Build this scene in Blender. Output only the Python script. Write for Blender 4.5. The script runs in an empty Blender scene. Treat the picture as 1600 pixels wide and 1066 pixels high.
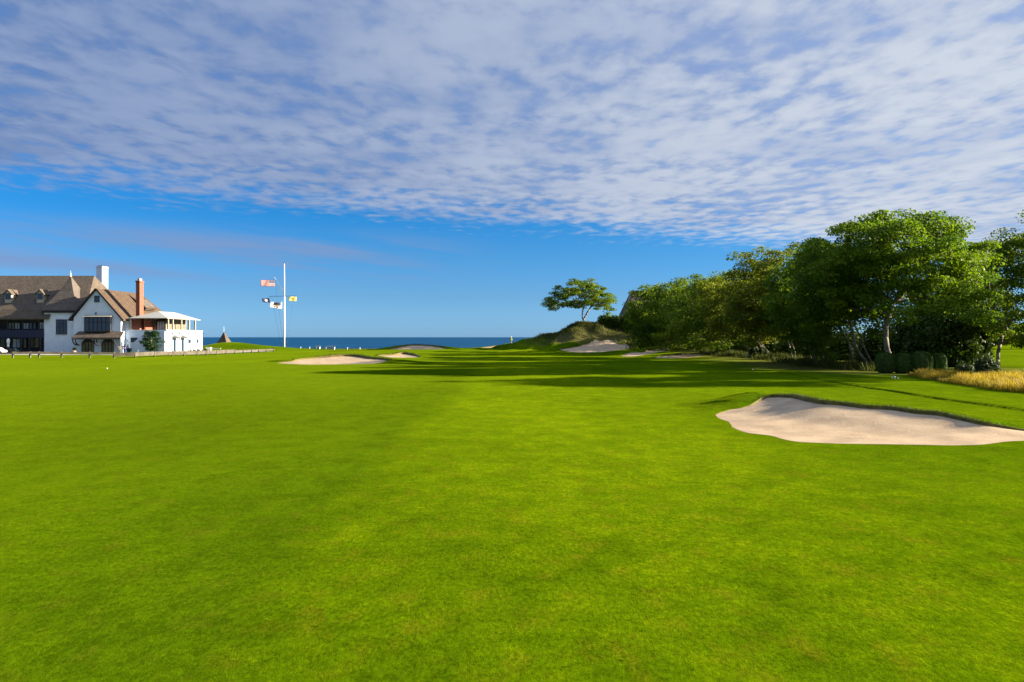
import bpy, bmesh, math, random
import numpy as np
from mathutils import Vector, Matrix
from mathutils.geometry import delaunay_2d_cdt

C = bpy.context.scene.collection
SC = bpy.context.scene
R = math.radians
F = 1244.0          # focal length in photo pixels
CAMZ = 3.4
HOR = 527.0
SUN_AZ = 3.5        # degrees beyond the +X axis
SUN_EL = 16.0

# ------------------------------------------------------------------ camera
cd = bpy.data.cameras.new('camera'); cam = bpy.data.objects.new('camera', cd); C.objects.link(cam)
cam.location = (0, 0, CAMZ); cam.rotation_euler = (R(90), 0, 0)
cd.sensor_width = 36; cd.lens = 36 * F / 1600
cd.shift_y = -(533 - HOR) / 1600
cd.clip_start = 0.1; cd.clip_end = 120000
SC.camera = cam
SC.view_settings.view_transform = 'Standard'; SC.view_settings.look = 'None'
SC.view_settings.gamma = 1; SC.view_settings.exposure = 2.3
SC.view_settings.use_curve_mapping = False
SC.cycles.max_bounces = 6; SC.cycles.transparent_max_bounces = 8

# ------------------------------------------------------------------ node helper
class NT:
    def __init__(s, tree): s.t = tree; s.n = tree.nodes; s.l = tree.links
    def new(s, typ, **kw):
        n = s.n.new(typ)
        for k, v in kw.items(): setattr(n, k, v)
        return n
    def put(s, sock, v):
        if isinstance(v, bpy.types.NodeSocket): s.l.new(v, sock)
        elif v is not None:
            if hasattr(sock, 'default_value'):
                if isinstance(v, (tuple, list)) and len(v) == 3 and sock.type == 'RGBA': v = (*v, 1)
                sock.default_value = v
    def math(s, op, a, b=None, c=None, clamp=False):
        n = s.new('ShaderNodeMath', operation=op); n.use_clamp = clamp
        s.put(n.inputs[0], a); s.put(n.inputs[1], b)
        if c is not None: s.put(n.inputs[2], c)
        return n.outputs[0]
    def mix(s, f, a, b, mode='MIX'):
        n = s.new('ShaderNodeMix', data_type='RGBA', blend_type=mode)
        s.put(n.inputs[0], f); s.put(n.inputs[6], a); s.put(n.inputs[7], b)
        return n.outputs[2]
    def noise(s, vec, scale, detail=4, rough=.5, dist=0, out=0):
        n = s.new('ShaderNodeTexNoise'); n.noise_dimensions = '3D'
        if vec is not None: s.put(n.inputs['Vector'], vec)
        n.inputs['Scale'].default_value = scale; n.inputs['Detail'].default_value = detail
        n.inputs['Roughness'].default_value = rough; n.inputs['Distortion'].default_value = dist
        return n.outputs[out]
    def mr(s, v, a, b, c=0., d=1., smooth=True):
        n = s.new('ShaderNodeMapRange'); n.interpolation_type = 'SMOOTHSTEP' if smooth else 'LINEAR'
        for i, x in enumerate((v, a, b, c, d)): s.put(n.inputs[i], x)
        return n.outputs[0]
    def ramp(s, v, stops):
        n = s.new('ShaderNodeValToRGB'); e = n.color_ramp.elements
        while len(e) < len(stops): e.new(.5)
        for i, (p, c) in enumerate(stops): e[i].position = p; e[i].color = (*c, 1)
        s.put(n.inputs[0], v); return n.outputs[0]
    def mapping(s, vec, scale=(1, 1, 1), rot=(0, 0, 0), loc=(0, 0, 0)):
        n = s.new('ShaderNodeMapping'); s.put(n.inputs[0], vec)
        n.inputs['Scale'].default_value = scale; n.inputs['Rotation'].default_value = rot
        n.inputs['Location'].default_value = loc
        return n.outputs[0]

# ------------------------------------------------------------------ world: sky with a sheet of broken cloud
def make_world():
    w = bpy.data.worlds.new('World'); SC.world = w; w.use_nodes = True
    t = NT(w.node_tree); t.n.clear()
    out = t.new('ShaderNodeOutputWorld'); bg = t.new('ShaderNodeBackground')
    sky = t.new('ShaderNodeTexSky'); sky.sky_type = 'NISHITA'; sky.sun_disc = False
    sky.sun_elevation = R(SUN_EL); sky.sun_rotation = R(90 - SUN_AZ)
    sky.air_density = 1.0; sky.dust_density = .35; sky.ozone_density = 3.5; sky.altitude = 0
    tc = t.new('ShaderNodeTexCoord').outputs['Generated']
    sp = t.new('ShaderNodeSeparateXYZ'); t.l.new(tc, sp.inputs[0])
    x, y, z = sp.outputs
    zc = t.math('MAXIMUM', z, .03)
    u = t.math('DIVIDE', x, zc); v = t.math('DIVIDE', y, zc)
    cb = t.new('ShaderNodeCombineXYZ'); t.l.new(u, cb.inputs[0]); t.l.new(v, cb.inputs[1])
    p = cb.outputs[0]
    zp = t.math('MAXIMUM', z, 0.)
    # graded clear sky
    grade = t.ramp(zp, [(0, (.142, .287, .62)), (.05, (.108, .213, .40)), (.10, (.074, .20, .352)), (.15, (.034, .188, .342)), (.25, (.052, .206, .364)), (.42, (.15, .26, .41)), (1, (.15, .25, .4))])
    base = t.mix(1.0, sky.outputs[0], grade, 'MULTIPLY')
    # cloud sheet
    pm = t.mapping(p, (1.7, 1.05, 1), (0, 0, R(-10)))
    warp = t.noise(pm, 1.1, 3, .5, 0, 1)
    wv = t.new('ShaderNodeVectorMath', operation='MULTIPLY_ADD'); t.l.new(warp, wv.inputs[0])
    wv.inputs[1].default_value = (.22, .22, 0); t.l.new(pm, wv.inputs[2])
    n1 = t.noise(wv.outputs[0], 4.0, 5, .52, .0)
    n2 = t.noise(pm, .6, 3, .5)
    n3 = t.noise(t.mapping(p, (.5, 1.3, 1), (0, 0, R(-25))), 1.0, 5, .6)
    edge = t.math('SUBTRACT', t.math('MULTIPLY_ADD', u, .54, 7.1), v)
    edge = t.math('MULTIPLY_ADD', t.math('SUBTRACT', n3, .5), 3.2, edge)
    dens = t.math('ADD', t.math('MULTIPLY', n1, 1.0), t.math('MULTIPLY', t.math('SUBTRACT', n2, .5), .62))
    em = t.mr(t.math('MULTIPLY_ADD', t.math('SUBTRACT', n1, .5), 3.6, edge), -.6, 1.7)
    lump = t.mr(dens, .30, .68)
    cover = t.math('MULTIPLY', em, t.math('MULTIPLY_ADD', t.mr(dens, .24, .50), .34, .65), clamp=True)
    # towards the sun (to the right) the sheet is lit brighter
    side = t.mr(x, -.55, .55)
    dark = t.mix(side, (.29, .49, .98), (.84, 1.02, 1.42))
    lit = t.mix(side, (.53, .72, 1.16), (1.30, 1.42, 1.62))
    smooth = t.math('MULTIPLY', t.mr(n3, .42, .62), .65)
    tone = t.math('ADD', t.math('MULTIPLY', lump, t.math('SUBTRACT', 1., smooth)), t.math('MULTIPLY', t.mr(n2, .36, .62), smooth))
    ccol = t.mix(tone, dark, lit)
    CL = 1.0
    over = t.mr(z, .46, .85, 1., 2.1)      # cloud overhead, out of view, brightened to add fill light in the shade
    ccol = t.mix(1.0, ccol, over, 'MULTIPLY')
    ccol = t.mix(1.0, ccol, (CL, CL, CL), 'MULTIPLY')
    # thin streaks low on the left
    sv = t.new('ShaderNodeCombineXYZ'); t.l.new(t.math('MULTIPLY', x, 2.2), sv.inputs[0])
    t.l.new(t.math('MULTIPLY_ADD', z, 26, t.math('MULTIPLY', x, 3.0)), sv.inputs[1])
    ns = t.noise(sv.outputs[0], 1.3, 6, .55)
    band = t.math('MULTIPLY', t.mr(z, .055, .085), t.mr(z, .14, .105))
    st = t.math('MULTIPLY', t.mr(ns, .38, .60), t.math('MULTIPLY', band, t.mr(x, .02, -.25)), clamp=True)
    base2 = t.mix(t.math('MULTIPLY', st, .85), base, tuple(c * CL for c in (.44, .68, 1.20)))
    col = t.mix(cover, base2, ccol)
    # below the horizon: dim ground tone
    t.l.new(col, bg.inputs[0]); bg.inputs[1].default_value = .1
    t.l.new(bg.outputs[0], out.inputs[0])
make_world()

to_sun = Vector((math.cos(R(SUN_EL)) * math.cos(R(SUN_AZ)), math.cos(R(SUN_EL)) * math.sin(R(SUN_AZ)), math.sin(R(SUN_EL))))
sl = bpy.data.lights.new('sun', 'SUN'); so = bpy.data.objects.new('sun', sl); C.objects.link(so)
sl.energy = 5.0; sl.angle = R(.6); sl.color = (1.0, .86, .64)
so.rotation_euler = to_sun.to_track_quat('Z', 'Y').to_euler(); so.location = (100, 0, 80)

# ------------------------------------------------------------------ materials
def mat_base(name):
    m = bpy.data.materials.new(name); m.use_nodes = True
    t = NT(m.node_tree); t.n.clear()
    out = t.new('ShaderNodeOutputMaterial'); b = t.new('ShaderNodeBsdfPrincipled'); t.l.new(b.outputs[0], out.inputs[0])
    return m, t, b, out
def simple(name, col, rough=.7, var=.25, scale=3., bump=0., metal=0., spec=.3, stretch=(1, 1, 1), col2=None):
    m, t, b, out = mat_base(name)
    pos = t.new('ShaderNodeTexCoord').outputs['Object']
    pm = t.mapping(pos, stretch)
    n = t.noise(pm, scale, 6, .6)
    c2 = col2 or tuple(c * (1 - var) for c in col)
    c1 = tuple(min(1, c * (1 + var * .6)) for c in col)
    c = t.mix(t.mr(n, .3, .7), c2, c1)
    t.put(b.inputs['Base Color'], c); b.inputs['Roughness'].default_value = rough
    b.inputs['Metallic'].default_value = metal; b.inputs['Specular IOR Level'].default_value = spec
    if bump:
        bp = t.new('ShaderNodeBump'); bp.inputs['Strength'].default_value = bump; bp.inputs['Distance'].default_value = .05
        t.l.new(t.noise(pm, scale * 4, 5, .6), bp.inputs['Height']); t.l.new(bp.outputs[0], b.inputs['Normal'])
    return m
def leafy(name, ca, cb, trans=.35, rough=.55):
    m, t, b, out = mat_base(name)
    at = t.new('ShaderNodeAttribute'); at.attribute_name = 'tint'
    c = t.mix(at.outputs['Fac'], ca, cb)
    t.put(b.inputs['Base Color'], c); b.inputs['Roughness'].default_value = rough
    b.inputs['Specular IOR Level'].default_value = .10
    tr = t.new('ShaderNodeBsdfTranslucent')
    t.l.new(t.mix(1., c, (1.15, 1.25, .6), 'MULTIPLY'), tr.inputs[0])
    ms = t.new('ShaderNodeMixShader'); ms.inputs[0].default_value = trans
    t.l.new(b.outputs[0], ms.inputs[1]); t.l.new(tr.outputs[0], ms.inputs[2]); t.l.new(ms.outputs[0], out.inputs[0])
    return m
def shingle(name, c1, c2, row=.22, wid=.35):
    m, t, b, out = mat_base(name)
    g = t.new('ShaderNodeTexCoord').outputs['Object']
    sp = t.new('ShaderNodeSeparateXYZ'); t.l.new(g, sp.inputs[0])
    cb = t.new('ShaderNodeCombineXYZ')
    t.l.new(t.math('ADD', sp.outputs[0], t.math('MULTIPLY', sp.outputs[1], .73)), cb.inputs[0]); t.l.new(sp.outputs[2], cb.inputs[1])
    br = t.new('ShaderNodeTexBrick'); t.l.new(cb.outputs[0], br.inputs[0])
    br.inputs['Scale'].default_value = 1; br.inputs['Brick Width'].default_value = wid; br.inputs['Row Height'].default_value = row
    br.inputs['Mortar Size'].default_value = .02; br.inputs['Bias'].default_value = 0
    br.inputs['Color1'].default_value = (0, 0, 0, 1); br.inputs['Color2'].default_value = (1, 1, 1, 1); br.inputs['Mortar'].default_value = (0, 0, 0, 1)
    n = t.noise(g, .5, 6, .65)
    n2 = t.noise(t.mapping(g, (1, 1, 4)), 2.2, 5, .7)
    f = t.math('MULTIPLY_ADD', br.outputs[0], .25, t.math('MULTIPLY_ADD', n2, .6, t.math('MULTIPLY', n, .5)))
    c = t.mix(t.mr(f, .35, 1.0), c2, c1)
    t.put(b.inputs['Base Color'], c); b.inputs['Roughness'].default_value = .9; b.inputs['Specular IOR Level'].default_value = .1
    bp = t.new('ShaderNodeBump'); bp.inputs['Strength'].default_value = .6; bp.inputs['Distance'].default_value = .04
    t.l.new(f, bp.inputs['Height']); t.l.new(bp.outputs[0], b.inputs['Normal'])
    return m
def brick(name):
    m, t, b, out = mat_base(name)
    g = t.new('ShaderNodeTexCoord').outputs['Object']
    sp = t.new('ShaderNodeSeparateXYZ'); t.l.new(g, sp.inputs[0])
    cb = t.new('ShaderNodeCombineXYZ')
    t.l.new(t.math('ADD', sp.outputs[0], sp.outputs[1]), cb.inputs[0]); t.l.new(sp.outputs[2], cb.inputs[1])
    br = t.new('ShaderNodeTexBrick'); t.l.new(cb.outputs[0], br.inputs[0])
    br.inputs['Scale'].default_value = 1; br.inputs['Brick Width'].default_value = .24; br.inputs['Row Height'].default_value = .09
    br.inputs['Mortar Size'].default_value = .01
    br.inputs['Color1'].default_value = (.21, .038, .016, 1); br.inputs['Color2'].default_value = (.14, .028, .012, 1); br.inputs['Mortar'].default_value = (.22, .14, .10, 1)
    t.l.new(br.outputs[0], b.inputs['Base Color']); b.inputs['Roughness'].default_value = .9
    return m
def turf():
    m, t, b, out = mat_base('turf')
    pos = t.new('ShaderNodeNewGeometry').outputs['Position']
    zn = t.new('ShaderNodeAttribute'); zn.attribute_name = 'rough'
    dn = t.new('ShaderNodeAttribute'); dn.attribute_name = 'dune'
    big = t.noise(t.mapping(pos, (1, .5, 1)), .09, 4, .55)
    mid = t.noise(t.mapping(pos, (1, .75, 1), (0, 0, .2)), .9, 7, .72)
    mid2 = t.noise(t.mapping(pos, (1, 1, 1), loc=(31, 7, 0)), 4.2, 6, .75)
    blade = t.noise(t.mapping(pos, (1, 1, 1)), 75, 3, .75)
    fine = t.noise(t.mapping(pos, (1, .55, 1)), 16, 4, .75)
    f = t.math('ADD', t.math('MULTIPLY', big, .34), t.math('MULTIPLY', mid, .40))
    f = t.math('ADD', f, t.math('MULTIPLY', mid2, .26))
    ca = t.ramp(f, [(.39, (.017, .043, .0003)), (.5, (.045, .086, .0005)), (.60, (.086, .128, .0008))])
    # straw coloured patches
    straw = t.mr(t.noise(t.mapping(pos, (1, .7, 1), loc=(5, 9, 0)), 1.7, 5, .7), .50, .68)
    ca = t.mix(t.math('MULTIPLY', straw, .45), ca, (.082, .076, .003))
    brown = t.mr(t.noise(t.mapping(pos, (1, .8, 1), loc=(15, 3, 0)), 5.5, 5, .75), .58, .72)
    ca = t.mix(t.math('MULTIPLY', brown, .25), ca, (.07, .05, .004))
    grain = t.ramp(t.math('ADD', t.math('MULTIPLY', blade, .55), t.math('MULTIPLY', fine, .45)),
                   [(.36, (.26, .31, .32)), (.49, (.95, .95, .95)), (.64, (2.0, 1.8, 2.0))])
    ca = t.mix(1., ca, grain, 'MULTIPLY')
    sk = t.mr(t.noise(pos, 7, 2, .6), .70, .74)
    ca = t.mix(t.math('MULTIPLY', sk, .7), ca, (.008, .018, .001))
    # mowing bands: soft, running away from the tee
    sp = t.new('ShaderNodeSeparateXYZ'); t.l.new(pos, sp.inputs[0])
    wob = t.noise(pos, .06, 3, .5)
    s = t.math('SINE', t.math('ADD', t.math('MULTIPLY', sp.outputs[0], .52), t.math('MULTIPLY', wob, 5.)))
    ca = t.mix(t.mr(s, -.4, .4, .0, .16), ca, t.mix(1., ca, (.72, .8, .8), 'MULTIPLY'))
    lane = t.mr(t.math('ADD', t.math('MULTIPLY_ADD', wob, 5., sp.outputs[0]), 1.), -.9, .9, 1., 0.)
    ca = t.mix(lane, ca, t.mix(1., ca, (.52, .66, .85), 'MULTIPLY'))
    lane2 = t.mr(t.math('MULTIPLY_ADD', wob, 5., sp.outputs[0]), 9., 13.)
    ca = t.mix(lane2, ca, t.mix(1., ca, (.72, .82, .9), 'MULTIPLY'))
    rg = t.mix(t.mr(mid2, .35, .65), (.012, .036, .0008), (.032, .062, .0012))
    rg = t.mix(.8, rg, grain, 'MULTIPLY')
    ca = t.mix(t.math('MULTIPLY', zn.outputs['Fac'], .85), ca, rg)
    du = t.mix(t.mr(mid2, .3, .7), (.045, .048, .015), (.10, .085, .035))
    ca = t.mix(dn.outputs['Fac'], ca, du)
    t.put(b.inputs['Base Color'], ca); b.inputs['Roughness'].default_value = .9; b.inputs['Specular IOR Level'].default_value = .0
    b.inputs['Sheen Weight'].default_value = .06; b.inputs['Sheen Tint'].default_value = (.6, .8, .02, 1); b.inputs['Sheen Roughness'].default_value = .4
    bp = t.new('ShaderNodeBump'); bp.inputs['Strength'].default_value = .55; bp.inputs['Distance'].default_value = .02
    h = t.math('ADD', blade, t.math('MULTIPLY', fine, 1.5))
    t.l.new(h, bp.inputs['Height']); t.l.new(bp.outputs[0], b.inputs['Normal'])
    return m
def sandm():
    m, t, b, out = mat_base('sand')
    pos = t.new('ShaderNodeNewGeometry').outputs['Position']
    n = t.noise(pos, .8, 6, .6); g = t.noise(pos, 30, 3, .7)
    c = t.mix(t.mr(n, .35, .65), (.30, .226, .150), (.385, .292, .196))
    c = t.mix(.5, c, t.ramp(g, [(.3, (.65, .65, .65)), (.7, (1.3, 1.3, 1.3))]), 'MULTIPLY')
    t.put(b.inputs['Base Color'], c); b.inputs['Roughness'].default_value = .95; b.inputs['Specular IOR Level'].default_value = .05
    wv = t.new('ShaderNodeTexWave'); t.l.new(t.mapping(pos, (1, .35, 1), (0, 0, .5)), wv.inputs[0]); wv.inputs['Scale'].default_value = 2.2
    wv.inputs['Distortion'].default_value = 6; wv.inputs['Detail'].default_value = 2
    bp = t.new('ShaderNodeBump'); bp.inputs['Strength'].default_value = .6; bp.inputs['Distance'].default_value = .04
    t.l.new(t.math('ADD', t.math('MULTIPLY', wv.outputs[1], .03), t.noise(pos, 9, 5, .7)), bp.inputs['Height']); t.l.new(bp.outputs[0], b.inputs['Normal'])
    return m
def seam():
    m, t, b, out = mat_base('sea_water')
    pos = t.new('ShaderNodeNewGeometry').outputs['Position']
    n = t.noise(t.mapping(pos, (.3, 1, 1)), .035, 8, .65)
    n2 = t.noise(t.mapping(pos, (.25, 1, 1)), .004, 4, .6)
    c = t.mix(t.mr(t.math('MULTIPLY_ADD', n, .7, t.math('MULTIPLY', n2, .3)), .4, .6), (.001, .030, .085), (.004, .055, .130))
    caps = t.mr(t.noise(t.mapping(pos, (.35, 1, 1)), .22, 3, .7), .69, .76)
    c = t.mix(t.math('MULTIPLY', caps, .5), c, (.3, .34, .38))
    t.put(b.inputs['Base Color'], c); b.inputs['Roughness'].default_value = .55; b.inputs['IOR'].default_value = 1.33
    b.inputs['Specular IOR Level'].default_value = .04
    bp = t.new('ShaderNodeBump'); bp.inputs['Strength'].default_value = 1; bp.inputs['Distance'].default_value = 1.5
    t.l.new(n, bp.inputs['Height']); t.l.new(bp.outputs[0], b.inputs['Normal'])
    return m
M = {}
M['turf'] = turf(); M['sand'] = sandm(); M['sea'] = seam()
M['stucco'] = simple('white_stucco', (.50, .58, .70), .85, .07, .8, .25)  # blue of the shaded front is mixed into the base colour
M['shingle'] = shingle('roof_shingles', (.125, .100, .078), (.054, .045, .038))
M['shingle_brown'] = shingle('brown_shingles', (.098, .066, .044), (.043, .031, .024))
M['shingle_grey'] = shingle('grey_shingles', (.125, .105, .09), (.06, .052, .05))
M['darkwood'] = simple('dark_timber', (.018, .018, .026), .6, .3)
M['navy'] = simple('navy_boards', (.008, .014, .045), .5, .25)
M['darkred'] = simple('dark_window_frame', (.03, .02, .02), .5)
M['glass_dark'] = simple('dark_glass', (.015, .035, .06), .08, .3, 1.2, spec=.8)
M['glass_pale'] = simple('curtained_glass', (.30, .38, .46), .15, .25, 1.5, spec=.6)
M['glass_warm'] = simple('room_glass', (.10, .095, .06), .12, .5, 2.5, spec=.6)
M['brick'] = brick('red_brick')
M['palemetal'] = simple('pale_roof_metal', (.26, .27, .25), .6, .08, .6)
M['offwhite'] = simple('cream_paint', (.34, .31, .25), .6, .08)
M['white'] = simple('white_paint', (.82, .82, .8), .45, .04)
M['wood'] = simple('weathered_wood', (.15, .13, .10), .85, .35, 1.5, .2)
M['wood_rail'] = simple('grey_rail_wood', (.085, .074, .058), .9, .4, 1.5, .2)
M['wood_dark'] = simple('old_dark_wood', (.10, .075, .05), .85, .35, 2)
M['bark'] = simple('bark', (.20, .17, .135), .95, .5, 2.5, .6, stretch=(1, 1, .3))
M['bark_pale'] = simple('pale_bark', (.20, .18, .15), .95, .4, 2.5, .6, stretch=(1, 1, .3))
M['leaf'] = leafy('leaves', (.038, .084, .005), (.155, .205, .011), .42)
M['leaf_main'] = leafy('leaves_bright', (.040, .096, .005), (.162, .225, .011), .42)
M['leaf_olive'] = leafy('leaves_olive', (.056, .090, .006), (.200, .210, .013), .42)
M['leaf_dark'] = leafy('dark_leaves', (.016, .038, .004), (.065, .105, .010), .25)
M['leaf_hedge'] = leafy('hedge_leaves', (.018, .055, .008), (.075, .14, .02), .25)
M['leaf_grey'] = leafy('grey_green_leaves', (.018, .038, .014), (.07, .095, .04), .2)
M['pine'] = leafy('pine_needles', (.006, .026, .010), (.024, .055, .014), .1)
M['goldgrass'] = leafy('golden_grass', (.075, .075, .008), (.42, .28, .03), .35)
M['dunegrass'] = leafy('dune_grass', (.03, .055, .008), (.15, .14, .045), .3)
M['roughgrass'] = leafy('rough_grass', (.026, .055, .005), (.085, .085, .018), .3)
M['asphalt'] = simple('pale_gravel', (.30, .27, .23), .9, .2, .8)
M['rubber'] = simple('black_rubber', (.01, .01, .01), .8)
M['carwhite'] = simple('white_car_paint', (.75, .74, .70), .25, .02, spec=.6)
M['cardark'] = simple('dark_car_paint', (.012, .03, .032), .2, .05, spec=.6)
M['terracotta'] = simple('terracotta', (.45, .28, .22), .8)
M['skin'] = simple('skin', (.45, .25, .16), .6, .05)
M['cl_white'] = simple('white_cloth', (.7, .7, .72), .9, .05)
M['cl_navy'] = simple('navy_cloth', (.01, .02, .12), .9, .1)
M['cl_blue'] = simple('blue_cloth', (.05, .12, .45), .9, .1)
M['cl_tan'] = simple('tan_cloth', (.35, .27, .18), .9, .1)
M['hair'] = simple('brown_hair', (.04, .025, .015), .8)
M['binggreen'] = simple('green_bin_plastic', (.005, .04, .03), .5)
M['black'] = simple('black_metal', (.01, .01, .012), .4)
M['yellow'] = simple('yellow_cloth', (.75, .6, .08), .8, .05)
M['rope'] = simple('rope', (.12, .12, .12), .9)
M['awning'] = simple('grey_awning', (.10, .10, .09), .8)
M['stone'] = simple('pale_stone', (.5, .48, .44), .9)
M['soil'] = simple('bank_earth', (.10, .085, .018), .95, .4, 4, .5)

# ------------------------------------------------------------------ helpers
def px(p, D): return (p - 800.0) / F * D
def pz(q, D): return CAMZ - (q - HOR) / F * D
def tag(o, label=None, cat=None, group=None, kind=None):
    if label: o['label'] = label
    if cat: o['category'] = cat
    if group: o['group'] = group
    if kind: o['kind'] = kind
    return o
def empty(name, loc, label=None, cat=None, group=None, rz=0):
    o = bpy.data.objects.new(name, None); C.objects.link(o); o.location = loc; o.rotation_euler = (0, 0, rz)
    o.empty_display_size = .5
    return tag(o, label, cat, group)
def wloc(o):
    v = Vector((0, 0, 0))
    while o is not None: v = v + o.location; o = o.parent
    return v
class MB:
    """collects shapes in world coordinates; build() makes one mesh object"""
    def __init__(s): s.v = []; s.f = []
    def add(s, vs, fs):
        k = len(s.v); s.v += [tuple(v) for v in vs]; s.f += [tuple(i + k for i in f) for f in fs]; return s
    def box(s, x0, x1, y0, y1, z0, z1):
        return s.add([(x0, y0, z0), (x1, y0, z0), (x1, y1, z0), (x0, y1, z0), (x0, y0, z1), (x1, y0, z1), (x1, y1, z1), (x0, y1, z1)],
                     [(0, 3, 2, 1), (4, 5, 6, 7), (0, 1, 5, 4), (1, 2, 6, 5), (2, 3, 7, 6), (3, 0, 4, 7)])
    def prism(s, poly, d):
        """poly: list of 3D points (planar), extruded by vector d"""
        n = len(poly); a = [Vector(p) for p in poly]; b = [p + Vector(d) for p in a]
        return s.add(a + b, [tuple(range(n))[::-1], tuple(range(n, 2 * n))] + [(i, (i + 1) % n, n + (i + 1) % n, n + i) for i in range(n)])
    def slab(s, poly, th=.15):
        """planar roof slab with thickness below"""
        return s.prism(poly, (0, 0, -th))
    def bar(s, a, b, r0, r1=None, n=8):
        r1 = r0 if r1 is None else r1
        a = Vector(a); b = Vector(b); d = (b - a).normalized()
        u = d.orthogonal().normalized(); w = d.cross(u)
        vs = []
        for (c, r) in ((a, r0), (b, r1)):
            for i in range(n):
                t = 2 * math.pi * i / n; vs.append(c + (u * math.cos(t) + w * math.sin(t)) * r)
        fs = [(i, (i + 1) % n, n + (i + 1) % n, n + i) for i in range(n)] + [tuple(range(n))[::-1], tuple(range(n, 2 * n))]
        return s.add(vs, fs)
    def beam(s, a, b, w, h):
        a = Vector(a); b = Vector(b); d = (b - a).normalized(); u = Vector((0, 0, 1)).cross(d)
        u = u.normalized() if u.length > 1e-4 else Vector((1, 0, 0)); up = d.cross(u)
        vs = [p + u * sx * w / 2 + up * sz * h / 2 for p in (a, b) for (sx, sz) in ((-1, -1), (1, -1), (1, 1), (-1, 1))]
        return s.add(vs, [(0, 1, 2, 3), (7, 6, 5, 4), (0, 4, 5, 1), (1, 5, 6, 2), (2, 6, 7, 3), (3, 7, 4, 0)])
    def lathe(s, c, prof, n=14):
        vs = []; fs = []
        for (r, z) in prof:
            for i in range(n):
                t = 2 * math.pi * i / n; vs.append((c[0] + r * math.cos(t), c[1] + r * math.sin(t), c[2] + z))
        for j in range(len(prof) - 1):
            for i in range(n): fs.append((j * n + i, j * n + (i + 1) % n, (j + 1) * n + (i + 1) % n, (j + 1) * n + i))
        fs.append(tuple(range(n))[::-1]); fs.append(tuple((len(prof) - 1) * n + i for i in range(n)))
        return s.add(vs, fs)
    def build(s, name, mat, parent=None, origin=None, smooth=False, bevel=0):
        o0 = wloc(parent) if parent else Vector(origin or (0, 0, 0))
        me = bpy.data.meshes.new(name); me.from_pydata([(v[0] - o0.x, v[1] - o0.y, v[2] - o0.z) for v in s.v], [], s.f)
        me.materials.append(mat)
        if smooth: me.polygons.foreach_set('use_smooth', [True] * len(me.polygons))
        me.update()
        bm = bmesh.new(); bm.from_mesh(me); bmesh.ops.recalc_face_normals(bm, faces=bm.faces); bm.to_mesh(me); bm.free()
        o = bpy.data.objects.new(name, me); C.objects.link(o)
        if parent: o.parent = parent
        else: o.location = o0
        if bevel:
            b = o.modifiers.new('b', 'BEVEL'); b.width = bevel; b.segments = 2
        return o
def np_mesh(name, V, Fq, mat, parent=None, origin=(0, 0, 0), tint=None, smooth=False, attrs=None):
    """V (n,3) array in world coordinates, Fq (m,k) faces of one size"""
    o0 = np.array(wloc(parent) if parent else origin, dtype=float)
    me = bpy.data.meshes.new(name)
    V = (np.asarray(V, dtype=np.float32) - o0.astype(np.float32)); Fq = np.asarray(Fq, dtype=np.int32)
    m, k = Fq.shape
    me.vertices.add(len(V)); me.vertices.foreach_set('co', V.ravel())
    me.loops.add(m * k); me.loops.foreach_set('vertex_index', Fq.ravel())
    me.polygons.add(m); me.polygons.foreach_set('loop_start', np.arange(0, m * k, k, dtype=np.int32))
    try: me.polygons.foreach_set('loop_total', np.full(m, k, dtype=np.int32))
    except Exception: pass
    if tint is not None:
        a = me.attributes.new('tint', 'FLOAT', 'FACE'); a.data.foreach_set('value', np.asarray(tint, dtype=np.float32))
    for nm, arr in (attrs or {}).items():
        a = me.attributes.new(nm, 'FLOAT', 'POINT'); a.data.foreach_set('value', np.asarray(arr, dtype=np.float32))
    me.update(calc_edges=True); me.validate()
    if smooth: me.polygons.foreach_set('use_smooth', [True] * len(me.polygons))
    me.materials.append(mat)
    o = bpy.data.objects.new(name, me); C.objects.link(o)
    if parent: o.parent = parent
    else: o.location = origin
    return o

# ------------------------------------------------------------------ terrain
def sstep(a, b, x): t = np.clip((x - a) / (b - a), 0, 1); return t * t * (3 - 2 * t)
# bunkers: outline points as (photo x, photo y, distance), far side first then the near side
BUNK = {}
def near_right():
    far = [(1115.7, 648, .04), (1137, 641.5, .08), (1161, 636.5, .16), (1178, 630, .30), (1190, 621.5, .46), (1205, 617, .58), (1235, 617, .66),
           (1276, 624, .76), (1316, 628, .72), (1350, 633, .66), (1397, 636, .64), (1431, 641, .60), (1465, 643, .60), (1499, 651, .48), (1532, 658, .42),
           (1566, 664.5, .30), (1600, 671, .18), (1640, 677, .08), (1690, 683, 0)]
    near = [(1685, 687.5, 0), (1640, 688.5, 0), (1600, 689, 0), (1566, 691, 0), (1532, 694.5, 0), (1465, 696, 0), (1380, 694.5, 0), (1296, 693, 0), (1249, 690.5, 0), (1225, 686, 0),
            (1205, 681, 0), (1178, 678, 0), (1158, 675, 0), (1144, 666.5, 0), (1140, 660, 0), (1127, 654.5, 0)]
    return [(a, b, (CAMZ - z) / (b - HOR) * F) for a, b, z in far + near]
BUNK['near_right'] = (near_right(), 2.6, .13, .03)
BUNK['left_long'] = ([(434, 566.6, 104), (457.5, 563.7, 105), (464, 561, 107), (489, 558.3, 110), (510, 555.8, 111), (532.5, 553.5, 112), (558.7, 554.3, 112), (573.7, 557.5, 110), (592.5, 559, 108), (608, 561.5, 106),
                      (600, 565.6, 103), (579, 568.4, 100.5), (532, 569.4, 99.6), (485, 569.8, 99), (457, 569, 100), (439, 567.9, 103)], 4.5, .28, .05)
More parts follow.
